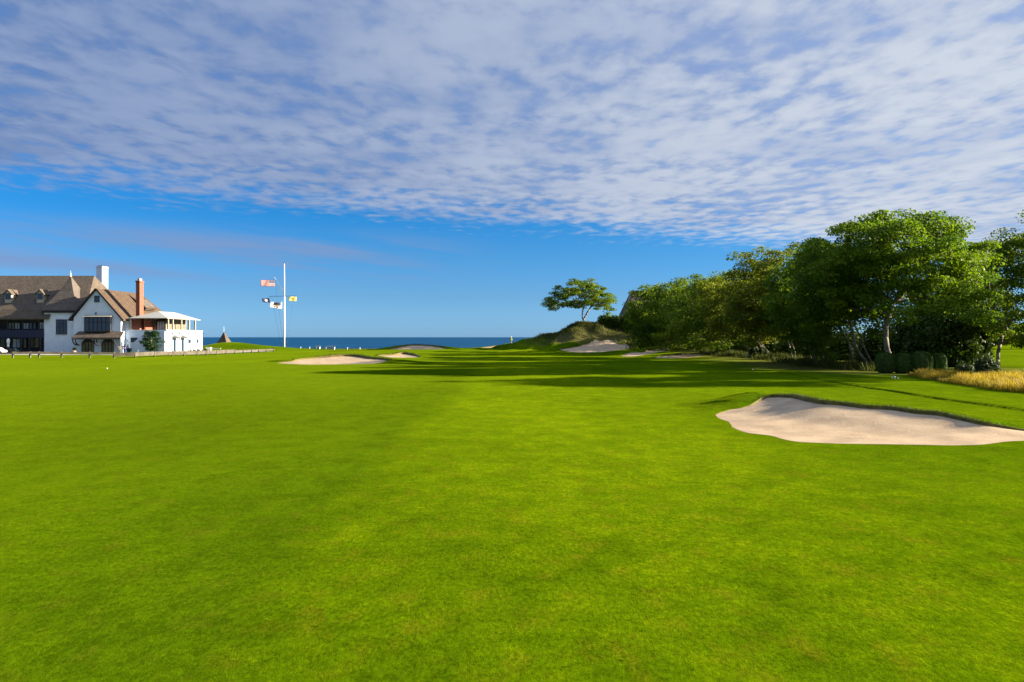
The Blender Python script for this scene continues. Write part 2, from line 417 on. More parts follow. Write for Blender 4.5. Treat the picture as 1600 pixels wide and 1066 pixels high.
BUNK['left_second'] = ([(589, 554.9, 138), (617, 552.6, 141), (628, 550.3, 143), (641, 552.2, 142), (656, 556.6, 137), (650.6, 558.5, 134), (619, 559, 132.5), (600, 557.4, 134)], 4, .3, .05)
BUNK['left_mound'] = ([(608.4, 546, 188), (624, 542.2, 192), (639, 538.8, 195), (652.5, 538.2, 196), (673, 539.6, 195), (688, 542.2, 192), (699, 545.2, 188), (682, 545.9, 186), (645, 546.4, 185)], 8, .25, .05)
BUNK['green_back'] = ([(745, 544.6, 200), (757.6, 542.6, 205), (772.5, 540.4, 208), (783, 539.3, 210), (803, 537.6, 211), (806, 539.2, 207), (794, 541.9, 203), (774, 543.6, 199)], 5, .25, .05)
BUNK['dune_face'] = ([(873, 546, 179), (894, 542.4, 181), (915, 537.6, 184), (923, 534.5, 185), (930, 532.2, 187), (938, 532.6, 187), (954, 530.2, 188), (961, 534, 186.5), (967.5, 537.6, 185), (977, 535.8, 186), (985, 538.4, 184), (992, 542.8, 182),
                      (971, 546.5, 178.5), (945, 549.7, 176.5), (920.6, 551, 175.5), (896, 550.3, 176), (879, 547.8, 178)], 6, .22, .05)
BUNK['slope_middle'] = ([(972, 556, 143), (986, 549.8, 148), (1003, 549.8, 149), (1020, 544.2, 154), (1039, 541.2, 157), (1047, 544.6, 154), (1042.5, 547.8, 150), (1020, 552, 146), (994, 556.6, 141.5), (977, 557.1, 141)], 5, .25, .05)
BUNK['slope_low'] = ([(1022, 559, 129.5), (1037, 555.4, 133), (1055.6, 554, 134.5), (1074, 551.6, 137), (1102.5, 553.6, 136.5), (1109, 554, 135), (1093, 557, 131), (1065, 559.6, 128), (1037, 559.8, 127.5)], 4.5, .25, .05)

def resample(pts, closed=True, step=.5, smooth=True):
    P = np.array(pts, dtype=float); n = len(P); out = []
    rng = range(n if closed else n - 1)
    for i in rng:
        p0, p1, p2, p3 = P[(i - 1) % n] if closed or i > 0 else P[i], P[i], P[(i + 1) % n], P[(i + 2) % n] if closed or i + 2 < n else P[(i + 1) % n]
        L = np.linalg.norm(p2[:2] - p1[:2]); k = max(1, int(L / step))
        for j in range(k):
            t = j / k
            out.append(.5 * ((2 * p1) + (-p0 + p2) * t + (2 * p0 - 5 * p1 + 4 * p2 - p3) * t * t + (-p0 + 3 * p1 - 3 * p2 + p3) * t ** 3) if smooth else p1 + (p2 - p1) * t)
    if not closed: out.append(P[-1])
    return np.array(out)
OUT = {}
rs = np.random.RandomState(5)
for k, (pts, w, dl, dn) in BUNK.items():
    W = [(px(a, D), D, pz(b, D)) for a, b, D in pts]
    st = .22 if k == 'near_right' else .6
    o = resample(W, True, st)
    # ragged edge
    nn = len(o); jit = np.zeros(nn)
    for fr in (7, 13, 23, 37): jit += np.sin(np.arange(nn) * 2 * np.pi * fr / nn + rs.rand() * 6) * rs.rand() / math.sqrt(fr) * (.12 if k == 'near_right' else .35)
    d = np.roll(o[:, :2], -1, 0) - np.roll(o[:, :2], 1, 0); nrm = np.stack([d[:, 1], -d[:, 0]], 1); nrm /= np.linalg.norm(nrm, axis=1)[:, None] + 1e-9
    o[:, :2] += nrm * jit[:, None]
    OUT[k] = o

RIDGE = resample([(px(a, D), D, pz(b, D)) for a, b, D in
                  [(740, 546.5, 207), (790, 541.5, 205), (803, 539, 204), (829, 531.5, 201), (854, 524.5, 199), (878, 520, 198), (892, 512.5, 197), (904, 505.5, 196), (925, 506, 196), (950, 511, 197), (985, 516, 198), (1040, 522, 200), (1110, 532, 200), (1180, 545, 200)]], False, 1.)
def nearest(P, x, y):
    """distance and z of the nearest sample of polyline P for arrays x,y (chunked)"""
    d = np.empty(x.shape); z = np.empty(x.shape)
    for i in range(0, len(x), 4000):
        a = x[i:i + 4000, None] - P[None, :, 0]; b = y[i:i + 4000, None] - P[None, :, 1]
        q = a * a + b * b; j = q.argmin(1); d[i:i + 4000] = np.sqrt(q[np.arange(len(j)), j]); z[i:i + 4000] = P[j, 2]
    return d, z
def base_h(x, y):
    x = np.asarray(x, float).ravel(); y = np.asarray(y, float).ravel()
    h = .05 * np.sin(x * .16 + y * .05 + 1) + .05 * np.sin(y * .13 - x * .04) + .035 * np.sin(x * .31 - y * .21 + 2)
    far = sstep(60, 110, y)
    h += far * (.10 * np.sin(x * .11 + 1.3) * np.sin(y * .09 + .6) + .06 * np.sin(x * .05 + y * .17))
    h *= sstep(5, 14, y) * .7 + .3
    h -= .12 * sstep(8, 2, np.abs(y))
    # right side: rise towards the trees
    h += .75 * sstep(12, 32, x) * sstep(105, 150, y)
    # step along the mown edge on the right
    lx = np.array([14.6, 23.4, 27.5, 40.0]); 
    # left hill behind the terrace
    h += 2.15 * np.exp(-((x + 70.5) / 9) ** 2 - ((y - 198) / 5.5) ** 2)
    h += .8 * np.exp(-((x + 60) / 9) ** 2 - ((y - 203) / 5.) ** 2)
    # grassy rim round the left end of the bunker in front
    m = (x > 4) & (x < 18) & (y > 30) & (y < 46)
    if m.any():
        d, z = nearest(LIP, x[m], y[m]); z = .6 * z * sstep(0, 1.2, LIP[-1, 0] - x[m]); yl = np.interp(x[m], LIP[:, 0], LIP[:, 1])
        h[m] = np.maximum(h[m], z * np.exp(-(d / np.where(y[m] < yl, .55, 2.0)) ** 2))
    # dune ridge
    m = (np.abs(x - 25) < 80) & (y > 150) & (y < 260)
    if m.any():
        d, z = nearest(RIDGE, x[m], y[m])
        front = y[m] < 196
        w = np.where(front, 9.5, 16.)
        lump = .35 * np.sin(x[m] * .9 + y[m] * .3) * np.sin(y[m] * .7 - x[m] * .35)
        r = (z + .0) * np.exp(-(d / w) ** 2)
        h[m] = np.maximum(h[m], r + np.clip(r, 0, 1) * lump * np.clip(d / 3, 0, 1))
    return h
LIP = resample([(px(a, (CAMZ - z) / (b - HOR) * F), (CAMZ - z) / (b - HOR) * F + .25, z) for a, b, z in ((1088, 643, .03), (1105, 640.5, .10), (1125, 636, .22), (1147, 630, .34), (1165, 624.5, .42), (1180, 620.5, .42), (1195, 618, .32), (1210, 617, .2))], False, .2)
# the mown bank: a low step, higher on its right side
BANK = resample([(px(a, D), D, 0) for a, D in ((1195, 84), (1249, 67), (1330, 55.5), (1400, 49.5), (1470, 43.5), (1540, 39.5), (1600, 36.4), (1700, 31.5), (1850, 26))], False, .5)
def bank_side(x, y):
    out = np.zeros(x.shape); dd = np.full(x.shape, 99.)
    m = (x > 15) & (x < 60) & (y > 20) & (y < 95)
    if m.any():
        X = x[m]; Y = y[m]
        a = X[:, None] - BANK[None, :, 0]; b = Y[:, None] - BANK[None, :, 1]
        q = a * a + b * b; j = q.argmin(1); jj = np.clip(j, 0, len(BANK) - 2)
        t = BANK[jj + 1, :2] - BANK[jj, :2]; t /= np.linalg.norm(t, axis=1)[:, None]
        s = (X - BANK[jj, 0]) * (-t[:, 1]) + (Y - BANK[jj, 1]) * t[:, 0]   # + on the far/right side
        end = np.clip(j / 20, 0, 1)
        out[m] = s; dd[m] = np.sqrt(q[np.arange(len(j)), j])
        oo = np.zeros(x.shape); oo[m] = end
        return out, dd, oo
    return out, dd, out * 0
def inside(poly, x, y):
    r = np.zeros(x.shape, bool); n = len(poly)
    for i in range(n):
        x0, y0 = poly[i, 0], poly[i, 1]; x1, y1 = poly[(i + 1) % n, 0], poly[(i + 1) % n, 1]
        if y0 == y1: continue
        c = ((y0 > y) != (y1 > y)) & (x < (x1 - x0) * (y - y0) / (y1 - y0) + x0)
        r ^= c
    return r
for k, o in OUT.items():      # lip height above the base terrain
    o_ = base_h(o[:, 0], o[:, 1]); OUT[k] = np.column_stack([o, np.maximum(o[:, 2] - o_, -.25)])
def coast(x): return 224 + 3 * np.sin(x * .06) + 2 * np.sin(x * .17 + 1) + 400 * sstep(45, 90, x) + 6 * sstep(0, 30, x)
def height(x, y):
    sh = np.shape(x); x = np.asarray(x, float).ravel(); y = np.asarray(y, float).ravel()
    h = base_h(x, y)
    for k, o in OUT.items():
        w = BUNK[k][1]; x0, x1, y0, y1 = o[:, 0].min() - 3 * w, o[:, 0].max() + 3 * w, o[:, 1].min() - 3 * w, o[:, 1].max() + 3 * w
        m = (x > x0) & (x < x1) & (y > y0) & (y < y1)
        if m.any():
            d, z = nearest(o[:, [0, 1, 3]], x[m], y[m]); h[m] += z * np.exp(-(d / w) ** 2)
    s, dd, e = bank_side(x, y)
    h += e * (.07 * sstep(-.1, .1, s) * np.exp(-(dd / 7) ** 2) + .02 * np.exp(-((s - .35) / .5) ** 2))
    c = coast(x); t = sstep(0, 16, y - c); h = h * (1 - t) - 9.5 * t
    return h.reshape(sh)
def H(x, y): return float(height(np.array([x]), np.array([y]))[0])

def build_ground():
    def axis(segs):
        out = []
        for a, b, s in segs: out += list(np.arange(a, b, s))
        return np.array(out)
    ys = axis([(-300, -40, 40), (-40, 4, 6), (4, 22, 1.), (22, 47, .5), (47, 96, 1.), (96, 114, .6), (114, 126, 1.5), (126, 160, .8), (160, 215, .8), (215, 246, 1.5), (246, 420, 12), (420, 900, 60), (900, 1300, 200)])
    xs = axis([(-900, -200, 70), (-200, -100, 10), (-100, -46, 2.), (-46, 60, .8), (60, 110, 3), (110, 300, 14), (300, 1500, 120)])
    X, Y = np.meshgrid(xs, ys); X = X.ravel(); Y = Y.ravel()
    # extra rows at the bunker in front
    gx, gy = np.meshgrid(np.arange(5, 28, .3), np.arange(22, 42, .3)); X = np.concatenate([X, gx.ravel() + .11]); Y = np.concatenate([Y, gy.ravel() + .07])
    for off in (-.5, -.25, -.12, 0, .12, .25, .45):
        t = np.roll(BANK[:, :2], -1, 0) - BANK[:, :2]; t[-1] = t[-2]; t /= np.linalg.norm(t, axis=1)[:, None]
        X = np.concatenate([X, BANK[:, 0] - t[:, 1] * off]); Y = np.concatenate([Y, BANK[:, 1] + t[:, 0] * off])
    keep = np.ones(len(X), bool)
    for k, o in OUT.items():
        bb = (X > o[:, 0].min() - 2) & (X < o[:, 0].max() + 2) & (Y > o[:, 1].min() - 2) & (Y < o[:, 1].max() + 2)
        idx = np.where(bb)[0]
        ins = inside(o, X[idx], Y[idx]); d, _ = nearest(o, X[idx], Y[idx])
        keep[idx[ins | (d < (.12 if k == 'near_right' else .3))]] = False
    X = X[keep]; Y = Y[keep]
    pts = list(zip(X.tolist(), Y.tolist())); edges = []
    for k, o in OUT.items():
        b = len(pts); n = len(o); pts += [(float(a[0]), float(a[1])) for a in o]; edges += [(b + i, b + (i + 1) % n) for i in range(n)]
    vs, es, fs, ov, oe, of = delaunay_2d_cdt([Vector(p) for p in pts], edges, [], 0, 1e-5)
    V = np.array([(v[0], v[1]) for v in vs]); T = np.array([f for f in fs if len(f) == 3])
    cx = V[T].mean(1)
    keep = np.ones(len(T), bool)
    for k, o in OUT.items():
        bb = (cx[:, 0] > o[:, 0].min()) & (cx[:, 0] < o[:, 0].max()) & (cx[:, 1] > o[:, 1].min()) & (cx[:, 1] < o[:, 1].max())
        idx = np.where(bb)[0]; keep[idx[inside(o, cx[idx, 0], cx[idx, 1])]] = False
    T = T[keep]
    x, y = V[:, 0], V[:, 1]; z = height(x, y)
    # surface kinds
    s, dd, e = bank_side(x, y)
    nz = np.sin(x * .4) * np.sin(y * .3 + x * .1)
    rough = sstep(-.1, .05, s) * e * sstep(.4, .15, s) * .9
    rough = np.maximum(rough, sstep(-2, 3, x - (22 + (y - 60) * .05)) * sstep(66, 74, y) * sstep(170, 120, y) * sstep(60, 46, x) * .9)
    rough = np.maximum(rough, .35 * sstep(-6, -14, x + nz * 2) * sstep(14, 40, y) * sstep(120, 95, y) * .8)
    for k, o in OUT.items():
        m = (np.abs(x - o[:, 0].mean()) < 40) & (np.abs(y - o[:, 1].mean()) < 30)
        d, zz = nearest(o[:, [0, 1, 3]], x[m], y[m]); rough[m] = np.maximum(rough[m], .8 * np.exp(-(d / .9) ** 2) * np.clip(zz / .4, 0, 1))
    dune = np.zeros(len(x)); m = (y > 150) & (y < 260) & (x > -20) & (x < 60)
    d, zz = nearest(RIDGE, x[m], y[m])
    dune[m] = sstep(12.5, 9.5, d + nz[m] * 1.2) * sstep(2.4, 6.6, zz)
    u = 800 + x / np.maximum(y, 1) * F
    dune = np.maximum(dune, sstep(0, 3, y - coast(x) + 1.5))
    dune = np.maximum(dune, .75 * sstep(26, 33, x - (y - 90) * -.0 + nz * 1.5) * sstep(66, 78, y) * sstep(56, 50, x) * sstep(175, 160, y))
    me_o = np_mesh('ground', np.column_stack([x, y, z]), T, M['turf'], attrs={'rough': np.clip(rough, 0, 1), 'dune': np.clip(dune, 0, 1)}, smooth=True)
    # make every face point up
    bm = bmesh.new(); bm.from_mesh(me_o.data)
    for f in bm.faces:
        if f.normal.z < 0: f.normal_flip()
    bm.to_mesh(me_o.data); bm.free()
    tag(me_o, kind='structure')
build_ground()

def blades(pos, h, w, lean=.35, seed=0, wind=(-.25, 0)):
    r = np.random.RandomState(seed); n = len(pos); h = np.asarray(h) * (0.6 + .8 * r.rand(n)); a = r.rand(n) * 2 * np.pi
    dx, dy = np.cos(a) * w / 2, np.sin(a) * w / 2
    lx = (r.randn(n) * lean + wind[0]) * h; ly = (r.randn(n) * lean + wind[1]) * h
    V = np.empty((n, 4, 3)); V[:, 0] = pos; V[:, 1] = pos; V[:, 0, 0] -= dx; V[:, 0, 1] -= dy; V[:, 1, 0] += dx; V[:, 1, 1] += dy
    V[:, 3] = pos + np.column_stack([lx - dx * .35, ly - dy * .35, h]); V[:, 2] = pos + np.column_stack([lx + dx * .35, ly + dy * .35, h])
    V[:, :2, 2] -= .03
    return V.reshape(-1, 3), np.arange(n * 4).reshape(-1, 4), r

BL = {'near_right': ('large pale sand bunker in the foreground grass with a raised grassy rim', ),
      'left_long': ('long sand bunker standing alone nearest the flagpole side of the fairway',),
      'left_second': ('small half-shaded sand bunker just behind the long left bunker',),
      'left_mound': ('sand bunker cut into the low green mound against the sea',),
      'green_back': ('thin strip of sand behind the green beside the small yellow pin flag',),
      'dune_face': ('shaded sand bunker cut in the dune below the lone tree',),
      'slope_middle': ('shaded sand bunker on the slope, middle of the three below the dune and grove',),
      'slope_low': ('thin low sand bunker at the foot of the grove, lowest of its three',)}
def build_bunker(k):
    o = OUT[k]; pts, w, dl, dn = BUNK[k]; n = len(o)
    gz = height(o[:, 0], o[:, 1]); lip = np.clip(o[:, 3] / max(o[:, 3].max(), .01), 0, 1)
    drop = dn + (dl - dn) * lip ** .7
    c = (o[:, 0].mean(), o[:, 1].min(), float(gz.min()))
    root = empty('sand_bunker', c, BL[k][0], 'bunker')
    # inward direction
    d = np.roll(o[:, :2], -1, 0) - np.roll(o[:, :2], 1, 0); nr = np.stack([-d[:, 1], d[:, 0]], 1); nr /= np.linalg.norm(nr, axis=1)[:, None]
    area = .5 * np.sum(o[:, 0] * np.roll(o[:, 1], -1) - np.roll(o[:, 0], -1) * o[:, 1])
    if area < 0: nr = -nr
    # earth lip: overhanging grass edge then down into the sand
    big = k == 'near_right'
    inn = .10 if big else .25
    V = np.vstack([np.column_stack([o[:, :2], gz + .004]), np.column_stack([o[:, :2] + nr * inn * lip[:, None] * .9, gz - .04 * lip]), np.column_stack([o[:, :2] + nr * inn * .55 * lip[:, None], gz - drop - .12])])
    Fq = [(j * n + i, j * n + (i + 1) % n, (j + 1) * n + (i + 1) % n, (j + 1) * n + i) for j in range(2) for i in range(n)]
    np_mesh('earth_lip', V, Fq, M['soil'], root)
    # sand sheet
    st = .35 if big else .9
    gx, gy = np.meshgrid(np.arange(o[:, 0].min(), o[:, 0].max(), st), np.arange(o[:, 1].min(), o[:, 1].max(), st)); gx = gx.ravel(); gy = gy.ravel()
    m = inside(o, gx, gy); gx, gy = gx[m], gy[m]; dd, _ = nearest(o, gx, gy); m = dd > .15; gx, gy = gx[m], gy[m]
    P = [Vector((float(a[0]), float(a[1]))) for a in o] + [Vector((float(a), float(b))) for a, b in zip(gx, gy)]
    vs, es, fs, *_ = delaunay_2d_cdt(P, [(i, (i + 1) % n) for i in range(n)], [], 1, 1e-5)
    V = np.array([(v[0], v[1]) for v in vs]); T = np.array([f for f in fs if len(f) == 3])
    ez = gz - drop
    q = (V[:, None, 0] - o[None, :, 0]) ** 2 + (V[:, None, 1] - o[None, :, 1]) ** 2 + .02
    wt = q ** -1.0; z = (wt * ez[None]).sum(1) / wt.sum(1)
    de = np.sqrt(q.min(1) - .02 + 1e-9); deep = (.10 if big else .12)
    z -= deep * sstep(0, 3.0 if big else 3.5, de)
    z += .015 * np.sin(V[:, 0] * 2.1 + V[:, 1]) * sstep(0, 1, de) + .02 * np.sin(V[:, 1] * 3.3 - V[:, 0] * .8) * sstep(0, 1, de)
    s = np_mesh('sand', np.column_stack([V, z]), T, M['sand'], root, smooth=True)
    bm = bmesh.new(); bm.from_mesh(s.data)
    for f in bm.faces:
        if f.normal.z < 0: f.normal_flip()
    bm.to_mesh(s.data); bm.free()
    # grass fringe hanging over the lip
    r = np.random.RandomState(3); N = 12000 if big else 1500
    i = r.randint(0, n, N); keep = r.rand(N) < np.clip(lip[i] * 1.6 - .25, 0, 1); i = i[keep]; N = len(i)
    t = r.rand(N); a = o[i, :2] * (1 - t)[:, None] + o[(i + 1) % n, :2] * t[:, None]
    offs = r.uniform(-.22 if big else -.5, .06, N) * (.5 + .5 * np.sin(i * .37) ** 2)
    pos = a + nr[i] * offs[:, None]
    z = height(pos[:, 0], pos[:, 1])
    V, Fq, r = blades(np.column_stack([pos, z]), .075 if big else .16, .012 if big else .05, .6, 4, (0, 0))
    # lean over the edge
    V = V.reshape(-1, 4, 3); V[:, 2:, :2] += (nr[i] * (.07 if big else .1))[:, None, :]; V[:, 2:, 2] -= ((offs > -.04) * (.07 if big else .1))[:, None]; V = V.reshape(-1, 3)
    g = np_mesh('fringe_grass', V, Fq, M['roughgrass'], root, tint=r.rand(len(Fq)) ** 1.5)
    g['kind'] = 'stuff'
for k in OUT: build_bunker(k)

# sea
V = []; 
sx = [-60000, -20000, -6000, -2000, -600, 0, 600, 2000, 6000, 20000, 60000]; sy = [215, 300, 500, 1000, 2500, 6000, 15000, 40000, 80000]
gx, gy = np.meshgrid(sx, sy); nx, ny = len(sx), len(sy)
Fq = [(j * nx + i, j * nx + i + 1, (j + 1) * nx + i + 1, (j + 1) * nx + i) for j in range(ny - 1) for i in range(nx - 1)]
tag(np_mesh('sea', np.column_stack([gx.ravel(), gy.ravel(), np.full(gx.size, -7.)]), Fq, M['sea']), kind='structure')

def strip(name, line, w, mat, lift=.03, n=6, kind='structure'):
    L = resample([(a, b, 0) for a, b in line], False, 2.)[:, :2]
    t = np.gradient(L, axis=0); t /= np.linalg.norm(t, axis=1)[:, None]; nr = np.column_stack([-t[:, 1], t[:, 0]])
    V = np.concatenate([L + nr * (w * (j / n - .5)) for j in range(n + 1)]); m = len(L)
    z = height(V[:, 0], V[:, 1]) + lift
    Fq = [(j * m + i, j * m + i + 1, (j + 1) * m + i + 1, (j + 1) * m + i) for j in range(n) for i in range(m - 1)]
    o = np_mesh(name, np.column_stack([V, z]), Fq, mat, smooth=True)
    if kind: o['kind'] = kind
    return o
strip('road', [(-150, 157), (-100, 157), (-80, 156.5), (-74, 158), (-66, 166), (-62, 180), (-60, 190)], 7.5, M['asphalt'], .06)

# ------------------------------------------------------------------ foliage
def leaves(cent, rad, per, size, seed, flat=.46, shape=1.):
    per = int(per * 1.55); size *= .76
    """cent (n,3), rad (n,) cluster radii; returns quads and tint"""
    r = np.random.RandomState(seed); n = len(cent); N = n * per
    ci = np.repeat(np.arange(n), per)
    d = r.randn(N, 3); d /= np.linalg.norm(d, axis=1)[:, None]; rr = r.rand(N) ** .45
    P = cent[ci] + d * (rr * rad[ci])[:, None] * np.array([1, 1, flat])
    P[:, 2] -= .12 * rr ** 2 * rad[ci]
    nr = r.randn(N, 3) * .75 + d * np.array([.5, .5, .4]) + np.array([0, 0, .75]); nr /= np.linalg.norm(nr, axis=1)[:, None]
    a = np.cross(nr, r.randn(N, 3)); a /= np.linalg.norm(a, axis=1)[:, None] + 1e-9; b = np.cross(nr, a)
    s = size * (0.6 + .8 * r.rand(N)); a *= (s * .62)[:, None]; b *= (s * .40)[:, None]
    fold = nr * (s * .12)[:, None]
    V = np.stack([P - a, P - b * 1.0 + fold, P + a, P + b * 1.0 + fold], 1).reshape(-1, 3)
    ct = r.rand(n)
    tint = np.clip(.55 * ct[ci] + .5 * r.rand(N) - .05, 0, 1)
    return V, np.arange(N * 4).reshape(-1, 4), tint
def skeleton(base, fork_pts, targets, seed, r_tip=.028, sides=7, trunk_r=None):
    """fork_pts: list of stems, each a list of points from the base up; targets: cluster centres"""
    r = np.random.RandomState(seed)
    nodes = []; par = []
    for st in fork_pts:
        prev = -1
        for i, p in enumerate(st):
            nodes.append(np.array(p, float)); par.append(prev); prev = len(nodes) - 1
    nst = len(nodes); stem_n = set(range(nst))
    tops = []
    k = 0
    for st in fork_pts: tops += list(range(k + max(1, int(len(st) * .55)), k + len(st))); k += len(st)
    cand = list(tops)
    b0 = np.array(base, float); ftop = np.array(fork_pts[0][-1], float)
    order = np.argsort(np.linalg.norm(targets - ftop, axis=1))
    for ti in order:
        t = targets[ti]; A = np.array([nodes[c] for c in cand])
        d = np.linalg.norm(A - t, axis=1) + 1.6 * np.maximum(0, A[:, 2] - t[2] + .1) + .25 * np.linalg.norm(A - ftop, axis=1)
        j = cand[int(d.argmin())]; p0 = nodes[j]; L = np.linalg.norm(t - p0); m = max(1, int(L / 1.5)); prev = j
        for q in range(1, m + 1):
            f = q / m; pt = p0 + (t - p0) * f; pt = pt + (r.randn(3) * .11 * L / 3 + np.array([0, 0, .10 * L * (math.sin(math.pi * f)) * .6])) * (q < m)
            nodes.append(pt); par.append(prev); prev = len(nodes) - 1; cand.append(prev)
    n = len(nodes); cnt = np.zeros(n); has = set(par)
    for i in range(n):
        if i not in has: cnt[i] = 1
    for i in range(n - 1, -1, -1):
        if par[i] >= 0: cnt[par[i]] += max(cnt[i], 0)
    rad = r_tip * np.maximum(cnt, 1) ** .48
    mb = MB()
    for i in range(n):
        if par[i] < 0: continue
        a, b = nodes[par[i]], nodes[i]; ra, rb = rad[par[i]], rad[i]
        if par[i] >= nst or i >= nst: ra = min(ra, rb * 1.35)
        if par[par[i]] == -1 and par[i] < nst: ra *= 1.35
        mb.bar(a, b + (b - a) * .04, ra, rb, sides if ra > .06 else 4)
    return mb
def tree(label, group, base, ctr, rad, ncl, per, lsize, seed, stems=1, mat='leaf', bark='bark', clr=1.5, bottom=.75, lean=None, flat=.46, shell=.5, name='tree', tipr=.024, wob=.75, dome=None):
    """base (x,y); ctr centre of the crown (x,y,z); rad radii"""
    r = np.random.RandomState(seed); z0 = H(*base) - .05
    root = empty(name, (base[0], base[1], z0), label, 'tree', group)
    ctr = np.array(ctr, float); rad = np.array(rad, float)
    ph = r.rand(6) * 6.3
    T = []
    tries = 0
    while len(T) < ncl and tries < 20000:
        tries += 1
        d = r.randn(3); d /= np.linalg.norm(d)
        if d[2] < -bottom: continue
        az = math.atan2(d[1], d[0])
        env = 1 + wob * (.10 * math.sin(2 * az + ph[0]) + .08 * math.sin(3 * az + ph[1] + d[2] * 3) + .10 * math.sin(5 * d[2] + 2 * az + ph[2]) + .06 * math.sin(7 * az + ph[3]))
        q = (shell + (1 - shell) * r.rand() ** .6) if r.rand() < .8 else r.uniform(.25, 1)
        p = ctr + d * rad * env * q
        if dome:      # an umbrella: (top z, fall to the rim, bottom z)
            a_ = r.rand() * 2 * math.pi; f_ = r.rand() ** .5
            e_ = 1 + wob * (.10 * math.sin(2 * a_ + ph[0]) + .10 * math.sin(3 * a_ + ph[1]) + .06 * math.sin(5 * a_ + ph[2]))
            tz = dome[0] - clr * .2 - dome[1] * f_ ** 2.1 + wob * .6 * math.sin(a_ * 4 + ph[3]) * f_; bz = dome[2] + (dome[0] - dome[2]) * .22 * (1 - f_)
            p = np.array([ctr[0] + math.cos(a_) * rad[0] * f_ * e_, ctr[1] + math.sin(a_) * rad[1] * f_ * e_, tz - (tz - bz) * r.rand() ** 1.5])
        if T and min(np.linalg.norm((p - t) * np.array([1, 1, 1.7])) for t in T) < clr * .62 * (1 - tries / 26000): continue
        T.append(p)
    T = np.array(T)
    st = []
    for s in range(stems):
        b = np.array([base[0] + (s * .45 if s else 0), base[1] + r.uniform(-.3, .3) * s, z0 - .1])
        tx = base[0] + .45 * (ctr[0] - base[0]) - ctr[0]
        top = ctr + np.array([tx + r.uniform(-.25, .25) * rad[0] * (stems > 1), r.uniform(-.2, .2) * rad[1] * (stems > 1), -rad[2] * .45])
        k = 6; pts = []
        bend = r.randn(2) * .35
        for i in range(k + 1):
            f = i / k; p = b + (top - b) * f
            p[:2] += bend * math.sin(math.pi * f) + r.randn(2) * .07 * (i > 0)
            if lean is not None: p[0] += lean * math.sin(math.pi * f)
            pts.append(p)
        st.append(pts)
    skeleton((base[0], base[1], z0), st, T, seed, tipr).build('trunk', M[bark], root, smooth=True)
    rc = clr * (.75 + .6 * r.rand(len(T)))
    V, Fq, tint = leaves(T, rc, per, lsize, seed + 1, flat)
    np_mesh('crown', V, Fq, M[mat], root, tint=tint)
    return root
def pxtree(label, bx, D, cx, ctop, cbot, hw, seed, **kw):
    """from photo pixels: trunk base x, distance, crown centre x, crown top / bottom y, half width in pixels"""
    k = D / F; z1 = pz(ctop, D); z0 = pz(cbot, D)
    rz = (z1 - z0) / 2 * 1.0; rx = hw * k
    ctr = (px(cx, D), D + kw.pop('dy', 0), z0 + rz * .8)
    return tree(label, kw.pop('group', 'trees of the grove'), (px(bx, D), D), ctr, (rx * .9, rx * kw.pop('ry', .9), (z1 - z0) * .52), seed=seed, **kw)

